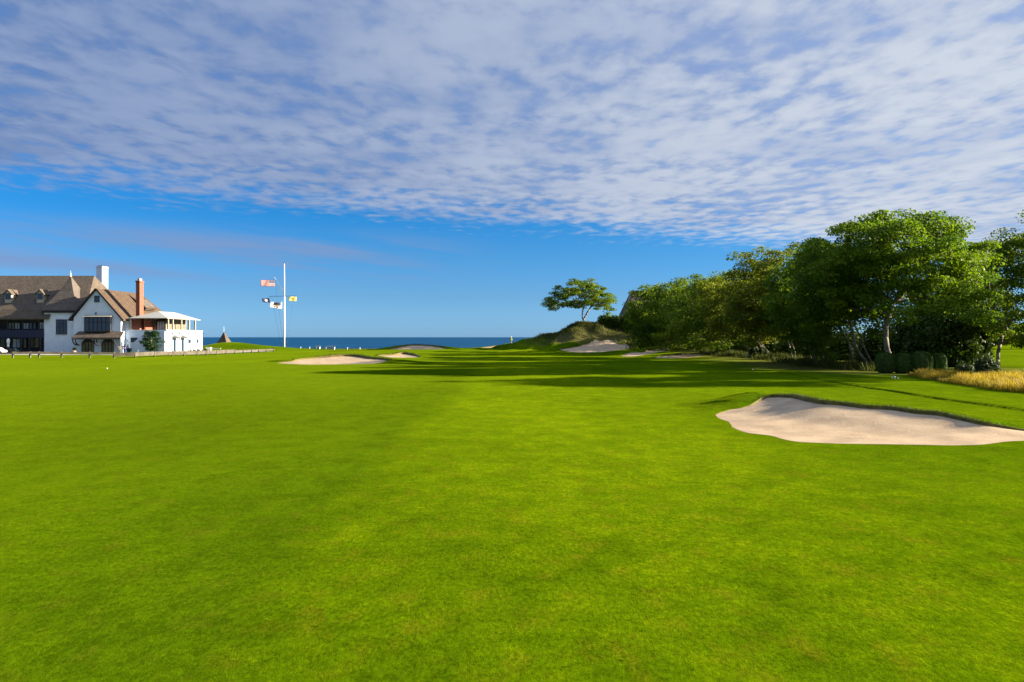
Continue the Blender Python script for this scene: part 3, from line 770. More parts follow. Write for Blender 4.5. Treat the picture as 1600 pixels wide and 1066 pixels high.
def rows():
    # nearest tall tree with the curved pale trunk
    D = 80.
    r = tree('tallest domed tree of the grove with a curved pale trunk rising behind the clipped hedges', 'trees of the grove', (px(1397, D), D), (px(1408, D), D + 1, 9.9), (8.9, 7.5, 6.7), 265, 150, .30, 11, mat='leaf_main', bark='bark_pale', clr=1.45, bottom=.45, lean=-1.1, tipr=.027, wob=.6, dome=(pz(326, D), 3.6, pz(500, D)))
    pxtree('tree at the edge of the picture with a trunk leaning towards open grass', 1560, 88, 1648, 320, 535, 128, 12, ncl=220, per=130, lsize=.30, mat='leaf', clr=1.5, dy=2)
    pxtree('sparse airy tree between the tallest tree and the leaning edge tree', 1500, 97, 1537, 362, 530, 76, 13, ncl=135, per=95, lsize=.26, mat='leaf', clr=1.3, dy=3)
    pxtree('broad tree with pale trunks just left of the tallest domed tree', 1362, 86, 1315, 352, 520, 80, 14, ncl=125, per=125, lsize=.30, stems=2, mat='leaf_main', bark='bark_pale', clr=1.4)  # brighter leaf colour stands in for sun blocked by neighbouring trees
    pxtree('low dark tree filling the shade right of the tallest trunk', 1462, 101, 1455, 425, 545, 72, 23, ncl=70, per=110, lsize=.32, mat='leaf', clr=1.7)
    pxtree('tree with a slanting trunk second left of the tallest tree', 1335, 95, 1268, 368, 528, 80, 15, ncl=125, per=125, lsize=.31, stems=1, mat='leaf_main', bark='bark_pale', clr=1.5, lean=.5)  # bright leaf colour again replaces sunlight lost to the trees beside it
    pxtree('tree whose ragged branch reaches out highest above the olive canopy', 1290, 106, 1205, 366, 510, 82, 16, ncl=110, per=120, lsize=.32, mat='leaf_olive', clr=1.5)
    pxtree('low-branched yellow-green tree over the pale bases near the grove middle', 1238, 108, 1222, 415, 538, 78, 17, ncl=140, per=130, lsize=.31, stems=2, mat='leaf_olive', bark='bark_pale', clr=1.4)
    pxtree('olive-green spreading tree with three sunlit trunks above the rounded shrubs', 1203, 122, 1165, 412, 534, 82, 18, ncl=140, per=130, lsize=.34, stems=3, mat='leaf_olive', bark='bark_pale', clr=1.6)
    pxtree('tree with thin leaning stems behind the lowest slope bunker', 1185, 134, 1112, 421, 542, 76, 19, ncl=130, per=130, lsize=.36, stems=2, mat='leaf', bark='bark_pale', clr=1.7)
    pxtree('rounded tree of the grove behind the middle slope bunker', 1085, 152, 1068, 422, 550, 60, 20, ncl=120, per=130, lsize=.40, mat='leaf', clr=1.9)
    pxtree('outermost grove tree, sloping down beside the grey roof', 1048, 166, 1026, 432, 550, 52, 21, ncl=110, per=130, lsize=.42, mat='leaf', clr=2.0)
    # second row filling the depth
    pxtree('dense dark tree filling the gap behind the thin leaning stems', 1100, 165, 1120, 440, 545, 70, 25, ncl=80, per=120, lsize=.42, mat='leaf_dark', clr=2.2)
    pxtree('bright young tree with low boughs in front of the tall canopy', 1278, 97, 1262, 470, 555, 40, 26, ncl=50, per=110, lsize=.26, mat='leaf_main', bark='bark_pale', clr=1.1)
    pxtree('hidden tree at the dune end of the grove, nearer the bunkers', 1070, 180, 1072, 440, 540, 60, 27, ncl=70, per=120, lsize=.5, mat='leaf', clr=2.3)
    # tall trees beyond the picture's edge whose shade falls over the fairway
    for i, (x, y, h, rr) in enumerate([(61, 64, 17.5, 8.0), (73, 72, 17, 8)]):
        tree('tall tree outside the picture to the right, high crown over open grass' if i == 0 else 'tall tree outside the picture, behind the first one', 'trees beyond the edge tree', (x, y), (x, y, h - 4.3), (rr, rr * .95, 4.6), 90, 130, .34, 60 + i, clr=1.7, bottom=.4)
rows()
# lone tree on the dune
D = 196.
k = D / F
tree('lone umbrella-shaped tree standing on top of the dune', None, (px(911, D), D), (px(910, D), D, pz(465, D)), (56 * k, 7.4, 33 * k), 150, 95, .34, 77, mat='leaf', bark='bark', clr=1.25, bottom=.6, flat=.36, shell=.55, tipr=.034, lean=-.3, wob=.6, stems=2, dome=(pz(433, D), 34 * k, pz(484, D)))

def shrub(label, x, y, w, d, h, n, size, seed, mat='leaf_dark', group=None, cat='shrub', name='shrub', clipped=False, z0=None, per=1):
    r = np.random.RandomState(seed); z = (H(x, y) if z0 is None else z0) - .05
    root = empty(name, (x, y, z), label, cat, group)
    if clipped:
        # superellipsoid shell of small leaves
        q = r.randn(n, 3); q /= (np.abs(q) ** 3).sum(1)[:, None] ** (1 / 3)
        q *= (1 - .10 * r.rand(n) ** 2)[:, None]; q *= (1 + .03 * np.sin(q[:, :1] * 9 + seed) * np.sin(q[:, 2:] * 7))
        P = np.column_stack([x + q[:, 0] * w / 2, y + q[:, 1] * d / 2, z + h / 2 + q[:, 2] * h / 2])
        nr = q + r.randn(n, 3) * .5
    else:
        m = max(6, n // 90); c = r.randn(m, 3); c /= np.linalg.norm(c, axis=1)[:, None]; c[:, 2] = np.abs(c[:, 2]); c *= (r.rand(m) ** .5 * .72)[:, None]
        rr = .22 + .22 * r.rand(m); ci = r.randint(0, m, n); dd = r.randn(n, 3); dd /= np.linalg.norm(dd, axis=1)[:, None]
        q = c[ci] + dd * (rr[ci] * r.rand(n) ** .35)[:, None]
        P = np.column_stack([x + q[:, 0] * w / 2, y + q[:, 1] * d / 2, z + np.maximum(q[:, 2] * .95, -.02 + .1 * r.rand(n)) * h])
        nr = dd + r.randn(n, 3) * .5 + np.array([0, 0, .3])
    nr /= np.linalg.norm(nr, axis=1)[:, None]
    a = np.cross(nr, r.randn(n, 3)); a /= np.linalg.norm(a, axis=1)[:, None]; b = np.cross(nr, a); s = size * (.6 + .8 * r.rand(n))
    a *= (s * .6)[:, None]; b *= (s * .4)[:, None]
    V = np.stack([P - a, P - b, P + a, P + b], 1).reshape(-1, 3)
    mb = MB()
    if clipped:
        prof = [(.34, .06), (.42, .5), (.34, .82), (.2, .9), (.05, .92)]
        mb.lathe((x, y, z), [(p * min(w, d), q_ * h) for p, q_ in prof], 14)
    for j in range(5 if not clipped else 3):
        aa = r.rand() * 6.3; mb.bar((x, y, z - .1), (x + math.cos(aa) * w * .25, y + math.sin(aa) * d * .25, z + h * .6), .05, .015, 5)
    mb.build('stems', M['wood_dark'], root)
    t = np.clip(r.rand(n), 0, 1) if clipped else np.clip(.5 * r.rand(m)[ci] + .5 * r.rand(n), 0, 1)
    np_mesh('foliage', V, np.arange(n * 4).reshape(-1, 4), M[mat], root, tint=t)
    return root
# clipped hedges under the tall tree
hd = [(1384, 75.5, 1.75, 2.0, 'clipped dark hedge block farthest from the golden grass'), (1410, 75.2, 1.6, 1.98, 'clipped dark hedge block second from the trunks side'),
      (1439, 74.8, 1.95, 2.15, 'widest and tallest of the clipped dark hedge blocks'), (1466.5, 75.6, 1.2, 1.95, 'narrowest clipped hedge block, next to the loose bushes')]
for i, (p, D, w, h, lb) in enumerate(hd):
    shrub(lb, px(p, D), D, w, 1.6, h, 6500, .085, 200 + i, 'leaf_hedge', 'clipped hedge blocks under the tallest tree', 'hedge', 'hedge', True)
shrub('loose grey-green bush beside the clipped hedges and golden grass', px(1508, 76), 76, 2.4, 2.0, 1.5, 2600, .16, 210, 'leaf_grey')
shrub('dark rounded bush under the leaning edge tree', px(1540, 77), 77, 2.9, 2.4, 2.1, 3600, .17, 211, 'leaf_grey')
shrub('rounded pale green shrub under the olive tree, left of its twin', px(1176, 118), 118, 1.7, 1.6, 2.3, 1900, .18, 212, 'leaf_grey', 'pair of pale rounded shrubs')
shrub('rounded pale green shrub under the olive tree, right of its twin', px(1191, 118), 118, 1.9, 1.6, 2.3, 1900, .18, 213, 'leaf_grey', 'pair of pale rounded shrubs')
# understorey behind the trunks
us = [(1130, 150, 6, 3.6, 'dark undergrowth shrub behind the thin leaning stems'), (1165, 142, 6, 3.6, 'dark undergrowth shrub behind the three sunlit trunks'),
      (1205, 132, 6, 3.6, 'dark undergrowth shrub behind the paired pale shrubs'), (1245, 124, 6, 3.6, 'dark undergrowth shrub behind the low-branched tree'),
      (1285, 116, 6, 3.7, 'dark undergrowth shrub behind the slanting trunks'), (1325, 110, 6, 3.8, 'dark undergrowth shrub left of the tallest tree'),
      (1370, 102, 6, 4.2, 'dark undergrowth shrub directly behind the tallest trunk'), (1415, 97, 6, 4.6, 'dark undergrowth shrub behind the clipped hedges'),
      (1455, 92, 6, 4.8, 'tall dark shrub right of the tallest trunk'), (1490, 88, 5.5, 5.2, 'large dark evergreen shrub above the grey-green bush'), (1522, 91, 4, 4.6, 'dark evergreen shrub beside the open grass at the edge'),
      (1090, 158, 7, 3.8, 'dark shrub behind the lowest slope bunker'), (1055, 168, 7, 4.2, 'dark shrub behind the middle slope bunker')]
for i, (p, D, w, h, lb) in enumerate(us):
    D += 4
    shrub(lb, px(p, D), D, w * 1.35, w * .9, h * 1.75, 8000, .30, 220 + i, 'leaf_dark', 'dark shrubs under the grove')
# shrubs beside the dune
for i, (p, q, D, w, h, mt, lb) in enumerate([(948, 515, 197, 7, 4.4, 'leaf', 'low green shrub on the dune right of the lone tree'), (968, 520, 196, 8, 5.2, 'leaf_dark', 'dark shrub on the dune between lone tree and grey roof'),
                                     (990, 522, 194, 7, 6.6, 'leaf_main', 'tall bright green shrub on the dune below the grey roof'), (1012, 528, 190, 8, 6.4, 'leaf_dark', 'dark dense shrub at the dune end of the grove'), (1035, 532, 184, 8, 6.6, 'leaf_dark', 'deep green shrub below the outermost grove tree')]):
    shrub(lb, px(p, D), D, w, w * .7, h, 4200, .38, 240 + i, mt, 'shrubs along the dune')
# far row at the right edge, beyond the open grass
for i in range(7):
    lbs = ['first', 'second', 'third', 'fourth', 'fifth', 'sixth', 'seventh']
    D = 175 + 4 * (i % 3)
    tree('low sunlit tree beyond the open grass, %s of the far row' % lbs[i], 'far row of low trees', (px(1545 + i * 17, D), D), (px(1545 + i * 17, D), D, 3.9), (3.0, 2.6, 3.2), 26, 80, .5, 300 + i, mat='leaf_main' if i % 2 else 'leaf_olive', clr=1.3, bottom=.7)

# ------------------------------------------------------------------ tall grasses
def grass_field(name, mat, pts, h, w, seed, lean=.3, tint=None):
    z = height(pts[:, 0], pts[:, 1]); V, Fq, r = blades(np.column_stack([pts, z]), h, w, lean, seed)
    o = np_mesh(name, V, Fq, M[mat], tint=r.rand(len(Fq)) if tint is None else tint); o['kind'] = 'stuff'; return o
r = np.random.RandomState(8)
def in_poly_pts(poly, n):
    P = np.array(poly); lo, hi = P.min(0), P.max(0); out = []
    q = r.rand(n * 4, 2) * (hi - lo) + lo; q = q[inside(P, q[:, 0], q[:, 1])]; return q[:n]
gp = [(px(a, (CAMZ) / (b - HOR) * F), CAMZ / (b - HOR) * F) for a, b in ((1418, 588), (1455, 594), (1500, 602), (1550, 611), (1600, 616), (1720, 628), (1800, 620), (1700, 600), (1600, 592), (1560, 590), (1500, 589), (1440, 586))]
q = in_poly_pts(gp, 42000)
nz = np.sin(q[:, 0] * 1.3 + q[:, 1]) * .5 + np.sin(q[:, 0] * .5 - q[:, 1] * .8) * .5
cl = np.sin(q[:, 0] * 3.1 + 2 * np.sin(q[:, 1] * 1.9)) * np.sin(q[:, 1] * 2.7 + np.sin(q[:, 0] * 2.3))
hh = .40 + .14 * nz + .16 * cl
bnd, _ = nearest(np.column_stack([resample([(a, b, 0) for a, b in gp], True, .3)[:, :2], np.zeros(len(resample([(a, b, 0) for a, b in gp], True, .3)))]), q[:, 0], q[:, 1])
hh *= .45 + .55 * np.clip(bnd / .9, 0, 1)
grass_field('golden_grass', 'goldgrass', q, hh, .035, 1, .28, np.clip(r.rand(len(q)) * .6 + .25 * nz + .25 * cl + .12, 0, 1))
# weeds below the grove
L = resample([(px(a, D), D, 0) for a, D in ((1100, 138), (1150, 129), (1200, 117), (1250, 103), (1300, 93), (1345, 86), (1385, 80))], False, .5)[:, :2]
i = r.randint(0, len(L), 20000); q = L[i] + np.column_stack([r.randn(20000) * 1.4 + 1.0, r.randn(20000) * 1.5])
grass_field('weeds', 'roughgrass', q, .5 + .3 * np.sin(q[:, 0] * 1.7) * np.sin(q[:, 1]), .05, 2, .4)
L = RIDGE[:, :2]; i = r.randint(18, min(len(L), 78), 42000); q = L[i] + np.column_stack([r.randn(42000) * 2.5, -np.abs(r.randn(42000)) * 4.2 + 1.5])
ok = np.ones(len(q), bool)
for o in OUT.values(): ok &= ~inside(o, q[:, 0], q[:, 1])
q = q[ok]
nz2 = np.sin(q[:, 0] * .8 + 2) * np.sin(q[:, 1] * .9)
grass_field('dune_grass', 'dunegrass', q, .42 + .2 * nz2, .07, 3, .45, np.clip(r.rand(len(q)) * .7 + .25 * nz2 + .1, 0, 1))
# rough coastal strip
x = r.uniform(-75, 6, 14000); q = np.column_stack([x, coast(x) - 1 + r.randn(14000) * .9])
grass_field('coastal_grass', 'dunegrass', q, .22, .07, 5, .4, r.rand(14000) * .5)
for i, (p, D, w, h, lb) in enumerate([(391, 217, 3.2, 1.1, 'low dark beach shrub between the shingled cone roof and the flagpole'), (420, 218, 4.8, 1.35, 'broad olive beach shrub just left of the flagpole'), (434, 219, 4.0, 1.2, 'beach shrub touching the flagpole foot'), (404, 220, 2.6, .8, 'smallest beach shrub between two bigger ones')]):
    shrub(lb, px(p, D), D, w, 2.4, h, 900, .3, 260 + i, 'leaf_grey', 'beach shrubs left of the flagpole')

# ------------------------------------------------------------------ clubhouse
exec_house = True
def house():
    root = empty('clubhouse', (px(130, 165), 165, 0), 'large white stucco clubhouse with brown shingled roofs beside the lawn', 'building')
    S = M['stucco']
    def X(p, D=165.): return px(p, D)
    def Z(q, D=165.): return pz(q, D)
    # ---- main roof and dark left wing
    yr = 176.; zr = pz(431, yr); xl = -135.; xr = px(147, yr)
    rf = MB()
    th = .25
    eL = -135
    rf.slab([(eL, 167.2, 9.2), (-89.5, 167.2, 9.2), (xr, yr, zr), (eL, yr, zr)], th)
    rf.slab([(eL, 165.9, 7.35), (-96.5, 165.9, 7.35), (-96.5, 167.2, 9.2), (eL, 167.2, 9.2)], th)
    rf.slab([(eL, yr, zr), (xr, yr, zr), (-86.5, 186, 7.4), (eL, 186, 7.4)], th)
    rf.slab([(xr, yr, zr), (-89.5, 167.2, 9.2), (-86.5, 186, 7.4)], th)
    main = rf.build('roof', M['shingle'], root)
    w = MB(); w.box(-135, -97.9, 168.6, 185, -.3, 7.6); w.box(-97.8, -87, 169.5, 185, -.3, 8.4)
    w.build('rear_wall', M['darkwood'], root)
    # balcony
    b = MB(); b.box(-135, -97.85, 166.3, 166.5, 3.3, 4.95); b.box(-135, -97.85, 166.5, 168.6, 3.3, 3.5)
    bal = b.build('balcony', M['navy'], root)
    for p in (-12, 9, 32.5, 58): MB().box(X(p, 166) - .12, X(p, 166) + .12, 166.52, 166.76, 3.5, 7.2).build('post', M['darkwood'], bal)
    for p in (-12, 9, 32.5, 45, 62): MB().box(X(p, 166) - .16, X(p, 166) + .16, 166.2, 166.6, 0, 3.3).build('post', M['darkwood'], bal)
    for (a, c, q0, q1, mt, D) in ((13, 23, 505, 514, 'glass_warm', 168.4), (23.5, 31, 505, 514, 'glass_pale', 168.4), (36, 45, 505, 514, 'glass_pale', 168.4), (45.8, 56, 505, 514, 'glass_dark', 168.4), (61, 70, 504, 514, 'glass_pale', 168.4),
                                  (20, 31.5, 529.5, 543, 'glass_pale', 168.4), (33.5, 41, 529, 543, 'glass_warm', 168.4), (47, 60.5, 529, 543, 'glass_warm', 168.4), (1, 8, 529, 543, 'glass_dark', 168.4)):
        f = MB(); x0, x1, z0, z1 = X(a, D), X(c, D), Z(q1, D), Z(q0, D)
        f.box(x0 - .1, x1 + .1, D - .08, D + .1, z1, z1 + .1).box(x0 - .1, x1 + .1, D - .08, D + .1, z0 - .1, z0).box(x0 - .1, x0, D - .08, D + .1, z0, z1).box(x1, x1 + .1, D - .08, D + .1, z0, z1)
        f.box((x0 + x1) / 2 - .04, (x0 + x1) / 2 + .04, D - .06, D - .02, z0, z1)
        fo = f.build('window', M['darkwood'], root)
        MB().box(x0, x1, D, D + .05, z0, z1).build('pane', M[mt], fo)
    # dormers in the main roof
    for p in (12.5, 62.5, -40):
        D = 168.9; x = X(p, D); wd = .68
        zb, ze, za = Z(474, D), Z(458.5, D), Z(452, D)
        d = MB(); d.prism([(x - wd, D, zb - .1), (x + wd, D, zb - .1), (x + wd, D, ze), (x, D, za - .15), (x - wd, D, ze)], (0, 4, 0))
        dm = d.build('dormer', M['offwhite'], root)
        rr = MB(); rr.slab([(x, D - .25, za), (x + wd + .3, D - .25, ze - .2), (x + wd + .3, D + 5, ze - .2), (x, D + 5, za)], .12).slab([(x, D - .25, za), (x - wd - .3, D - .25, ze - .2), (x - wd - .3, D + 5, ze - .2), (x, D + 5, za)], .12)
        rr.build('dormer_roof', M['shingle'], dm)
        MB().box(x - wd + .12, x + wd - .12, D - .04, D - .004, zb + .8, ze).build('window', M['glass_dark'], dm)
    # ---- white tower block with the hipped steep roof
    D = 166.5
    x0, x1 = X(69, D), X(121, D)
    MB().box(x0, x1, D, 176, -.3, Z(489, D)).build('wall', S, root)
    MB().box(x0 - .35, x1 + .2, D - .35, 176, Z(489, D), Z(486, D)).build('eave_board', M['darkwood'], root)
    ap = (px(110.5, 171), 171., pz(431, 171)); zt = Z(485.5, D) + .02
    t = MB(); c4 = [(x0 - .5, D - .5, zt), (x1 + .3, D - .5, zt), (x1 + .3, 176.5, zt), (x0 - .5, 176.5, zt)]
    mid = [tuple(np.array(ap) * .62 + np.array(c) * .38 - np.array((0, 0, .55))) for c in c4]
    t.add(c4 + mid + [ap], [(0, 1, 5, 4), (1, 2, 6, 5), (2, 3, 7, 6), (3, 0, 4, 7), (4, 5, 8), (5, 6, 8), (6, 7, 8), (7, 4, 8), (3, 2, 1, 0)])
    tr = t.build('tower_roof', M['shingle_grey'], root)
    MB().lathe(ap, [(.2, -.15), (.2, .12), (.08, .3), (.1, .42), (.03, .55), (.015, 1.1)], 8).build('finial', M['white'], tr)
    def window(a, c, q0, q1, D, nx, nz, mt='glass_dark', fm='darkred', name='window'):
        x0, x1, z0, z1 = X(a, D), X(c, D), Z(q1, D), Z(q0, D); f = MB(); w = .09
        f.box(x0 - w, x1 + w, D - .1, D + .02, z1, z1 + w).box(x0 - w, x1 + w, D - .12, D + .02, z0 - w, z0).box(x0 - w, x0, D - .1, D + .02, z0, z1).box(x1, x1 + w, D - .1, D + .02, z0, z1)
        for i in range(1, nx): xx = x0 + (x1 - x0) * i / nx; f.box(xx - .045, xx + .045, D - .08, D + .01, z0, z1)
        for i in range(1, nz): zz = z0 + (z1 - z0) * i / nz; f.box(x0, x1, D - .07, D + .005, zz - .035, zz + .035)
        fo = f.build(name, M[fm], root); MB().box(x0, x1, D - .03, D + .03, z0, z1).build('pane', M[mt], fo); return fo
    window(88.5, 104, 500, 522, 166.45, 3, 4)
    # ---- front gable
    D = 165.; xa, xb, xc = X(115), X(189), -86.1
    ze, za = 7.4, 13.5
    arch = MB()
    zd = 3.15
    # wall above porch + piers between arched doors
    arch.prism([(xa, D, 3.3), (xb, D, 3.3), (xb, D, ze), (xc, D, za - .25), (xa, D, ze)], (0, .4, 0))
    doors = [(X(127), X(147.5)), (X(158), X(178.5))]
    xs_ = [xa, doors[0][0], doors[0][1], doors[1][0], doors[1][1], xb]
    for i in (0, 2, 4): arch.box(xs_[i], xs_[i + 1], D, D + .4, -.3, 3.3)
    for a, b in doors:     # arch heads
        n = 10; cx = (a + b) / 2; hw = (b - a) / 2
        def pt(i):
            tt = i / n; return (a + (b - a) * tt, D, 2.2 + .95 * (1 - abs(2 * tt - 1) ** 2.6))
        for i in range(n):
            p, q = pt(i), pt(i + 1); arch.prism([p, q, (q[0], D, 3.3), (p[0], D, 3.3)], (0, .4, 0))
    arch.box(xb - .3, xb, D + .4, 190, -.3, 7.4); arch.box(xa, xa + .3, D + .4, 190, -.3, 7.4); arch.box(xa + .3, xb - .3, 189.5, 190, -.3, 7.4)
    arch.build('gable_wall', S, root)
    for a, b in doors:
        dd = MB(); dd.box(a, b, D + .3, D + .36, -.1, 3.25)
        for i in range(5): xx = a + (b - a) * i / 4; dd.box(xx - .07, xx + .07, D + .2, D + .3, 0, 3.25)
        dd.box(a, b, D + .21, D + .29, 2.3, 2.42)
        do = dd.build('door', M['darkred'], root)
        MB().box(a + .1, b - .1, D + .27, D + .295, .3, 2.3).build('pane', M['glass_warm'], do)
    r2 = MB(); yb, yh = 190.4, 184.5; xr_, zr_ = -80.4, 7.0
    r2.slab([(xc, D - .3, za), (xr_, D - .3, zr_), (xr_, yb, zr_), (xc, yh, za)], .22)
    r2.slab([(xc, D - .3, za), (xc, yh, za), (2 * xc - xr_, yb, zr_), (2 * xc - xr_, D - .3, zr_)], .22)
    r2.slab([(xc, yh, za), (xr_, yb, zr_), (2 * xc - xr_, yb, zr_)], .22)
    r2.build('gable_roof', M['shingle_brown'], root)
    v = MB(); v.beam((xc, D - .38, za - .08), (xr_ - .02, D - .38, zr_ - .13), .12, .3); v.beam((xc, D - .38, za - .08), (2 * xc - xr_ + .02, D - .38, zr_ - .13), .12, .3)
    v.build('bargeboard', M['darkwood'], root)
    # cross gable on the sunny slope
    g = MB(); g.prism([(-85.2, 178, 9.5), (-82.0, 178, 9.5), (-82.0, 178, 10.3), (-83.9, 178, 12.0), (-85.2, 178, 12.2)], (0, 5, 0))
    cg = g.build('cross_dormer', M['shingle_grey'], root)
    MB().slab([(-85.6, 177.6, 13.0), (-81.6, 177.6, 9.9), (-81.6, 184, 9.9), (-85.6, 184, 13.0)], .15).build('cross_dormer_roof', M['shingle_brown'], cg)
    MB().box(-84.6, -82.6, 177.93, 177.99, 9.7, 10.7).build('window', M['glass_dark'], cg)
    window(148.3, 154.8, 463, 471.5, D - .02, 1, 1)
    MB().box(X(149.5), X(151), D - .25, D, Z(491), Z(488.5)).build('wall_lamp', M['black'], root)
    # bay window
    bx0, bx1, z0, z1 = X(131.5, 164.2), X(172, 164.2), Z(517, 164.2), Z(496, 164.2)
    by = MB(); y0 = 164.2
    by.box(bx0, bx1, y0, D, z0 - .25, z0).box(bx0, bx1, y0, D, z1, z1 + .12)
    for i in range(7): xx = bx0 + (bx1 - bx0 - .12) * i / 6; by.box(xx, xx + .12, y0, y0 + .14, z0, z1)
    by.box(bx0, bx1, y0 + .02, y0 + .1, z0 + 1.7, z0 + 1.82)
    by.box(bx1 - .12, bx1, y0 + .14, D, z0, z0 + .15); by.box(bx0, bx0 + .12, y0 + .14, D, z0, z0 + .15)
    bo = by.build('bay_window', M['darkred'], root)
    MB().box(bx0 + .08, bx1 - .08, y0 + .08, D - .01, z0, z1).build('pane', M['glass_dark'], bo)
    MB().slab([(bx0 - .25, y0 - .25, z1 + .16), (bx1 + .25, y0 - .25, z1 + .16), (bx1 + .25, D, z1 + .5), (bx0 - .25, D, z1 + .5)], .06).build('bay_roof', M['offwhite'], bo)
    # porch roof with brackets
    px0, px1 = X(112.5, 163), X(186.5, 163)
    pr = MB(); pr.slab([(px0 - .2, 163., Z(527.5, 163)), (px1 + .2, 163., Z(527.5, 163)), (px1, D - .01, Z(518)), (px0 + .3, D - .01, Z(518))], .16)
    po = pr.build('porch_roof', M['shingle'], root)
    br = MB()
    for p in (118, 122, 151, 155, 182):
        xx = X(p, 164.4)
        pts = [(xx, D - .05 - 1.7 * math.sin(a) ** 1.0, 1.75 + 1.35 * (1 - math.cos(a))) for a in np.linspace(0, math.pi / 2, 6)]
        for a, c in zip(pts[:-1], pts[1:]): br.beam(a, c, .14, .2)
    br.box(px0, px1, 163.1, 163.25, 2.95, 3.13)
    br.build('bracket', M['darkwood'], po)
    # ---- chimneys
    cx = px(150.3, 180); w = MB(); w.box(cx, cx + 1.35, 180, 182.6, 8, pz(418, 180)); w.box(cx - .06, cx + 1.41, 179.94, 182.66, pz(418, 180), pz(416, 180))
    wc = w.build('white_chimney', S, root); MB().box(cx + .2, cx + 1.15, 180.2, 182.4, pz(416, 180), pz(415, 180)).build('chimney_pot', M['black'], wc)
    cx = px(212.3, 168.2); w = MB(); w.box(cx, cx + .8, 168.2, 170., 4.8, pz(441, 168)); w.box(cx - .08, cx + .88, 168.1, 170.1, pz(441, 168), pz(438.5, 168)); 
    bc = w.build('brick_chimney', M['brick'], root); MB().box(cx + .2, cx + .65, 168.5, 169.6, pz(438.5, 168), pz(435, 168)).build('chimney_pot', M['terracotta'], bc)
    # ---- terrace wing
    xw = X(258, 166.); zt = 4.85
    tw = MB(); tw.box(xb + .01, xw, 166.8, 186, -.3, zt - .9)
    tw.box(xb + .01, xw, 166.8, 167.1, zt - .9, zt); tw.box(xw - .3, xw, 167.1, 186, zt - .9, zt); tw.box(xb + .01, xw - .3, 185.7, 186, zt - .9, zt)
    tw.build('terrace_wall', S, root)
    c_ = MB(); c_.box(xb + .6, xw + .06, 166.74, 167.14, zt, zt + .08).box(xw - .36, xw + .06, 167.14, 186.06, zt, zt + .08)
    c_.build('coping', M['white'], root)
    # upper room behind the terrace
    up = MB(); up.box(xb + .02, X(259, 173), 173, 184, zt - .9, 7.5); up.build('upper_room_wall', M['wood'], root)
    bw = MB(); bw.box(X(206, 169), X(212.2, 169), 169, 173, zt - .9, 7.3).box(X(224.5, 169), X(226, 169), 169, 173, zt - .9, 7.3); bw.build('brick_wall', M['brick'], root)
    window(193.5, 201, 502, 515, 172.9, 2, 2, 'glass_warm'); window(227, 234, 503, 515, 172.9, 1, 2, 'glass_pale'); window(241, 244, 503, 515, 172.9, 1, 2, 'glass_warm'); window(246, 257, 503, 515, 172.9, 3, 1, 'glass_pale')
    window(205, 214, 528.5, 534.5, 166.75, 1, 1, 'glass_dark')
    sr = MB(); sr.slab([(X(243, 172), 171.6, 6.9), (X(262, 172), 171.6, 6.9), (X(260, 172), 176, 8.2), (X(244, 172), 176, 8.2)], .15); sr.build('small_roof', M['shingle'], root)
    # pavilion roof
    ex0, ex1, ey0, ey1, ez = X(201.5, 166), X(262, 166), 165.8, 183.6, pz(497, 166)
    rx, ry0, ry1, rz = -75.6, 170.2, 178.6, 8.95
    pv = MB(); a, b, c, d = (ex0, ey0, ez), (ex1, ey0, ez), (ex1, ey1, ez), (ex0, ey1, ez); e, f = (rx, ry0, rz), (rx, ry1, rz)
    pv.add([a, b, c, d, e, f], [(0, 1, 4), (1, 2, 5, 4), (2, 3, 5), (3, 0, 4, 5), (3, 2, 1, 0)])
    pvo = pv.build('pavilion_roof', M['palemetal'], root)
    MB().box(ex0, ex1, ey0, ey0 + .15, ez - .12, ez - .003).box(ex1 - .15, ex1, ey0 + .15, ey1, ez - .12, ez - .003).box(ex0, ex0 + .15, ey0 + .15, ey1, ez - .12, ez - .003).build('fascia', M['offwhite'], pvo)
    for dd in (167.3, 169.6, 174., 178.2, 181.5): MB().box(ex1 - .62, ex1 - .34, dd - .14, dd + .14, zt + .08, ez - .22).build('column', M['offwhite'], root)
    for p in (204.5,): MB().box(X(p, 167) - .15, X(p, 167) + .15, 166.85, 167.1, zt + .08, ez - .22).build('column', M['offwhite'], root)
    # stair wall in front
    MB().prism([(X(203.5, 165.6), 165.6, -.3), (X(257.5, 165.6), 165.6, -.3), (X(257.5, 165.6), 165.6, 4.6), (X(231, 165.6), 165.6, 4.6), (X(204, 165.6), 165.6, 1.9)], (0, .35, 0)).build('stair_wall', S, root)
    MB().beam((X(189.5, 165.5), 165.5, 4.2), (X(200, 165.5), 165.5, 2.5), .08, .08).build('handrail', M['black'], root)
    # doors, windows, downpipes on the sunny end wall
    def Dp(p): return -xw * F / (800 - p)
    for p0, p1 in ((270.8, 274.6), (283.2, 287.2)):
        a, b = Dp(p0), Dp(p1); d = MB().box(xw, xw + .05, a, b, .1, 3.0); do = d.build('terrace_door', M['darkred'], root)
        MB().box(xw + .05, xw + .07, a + .12, b - .12, .4, 2.9).build('pane', M['glass_dark'], do)
        aw = MB(); n = 8; m = (a + b) / 2; hw = (b - a) / 2 + .35
        ring = [(m + hw * math.cos(t), 3.1 + .85 * math.sin(t)) for t in np.linspace(math.pi, 0, n)]
        for (y0, z0), (y1, z1) in zip(ring[:-1], ring[1:]): aw.add([(xw, y0, z0), (xw, y1, z1), (xw + .95, (y1 - m) * 1. + m, 3.1 + (z1 - 3.1) * .25), (xw + .95, (y0 - m) * 1. + m, 3.1 + (z0 - 3.1) * .25)], [(0, 1, 2, 3)])
        aw.prism([(xw + .01, m - hw, 3.1), (xw + .95, m - hw, 3.1), (xw + .95, m + hw, 3.1), (xw + .01, m + hw, 3.1)], (0, 0, .02))
        aw.build('awning', M['awning'], root)
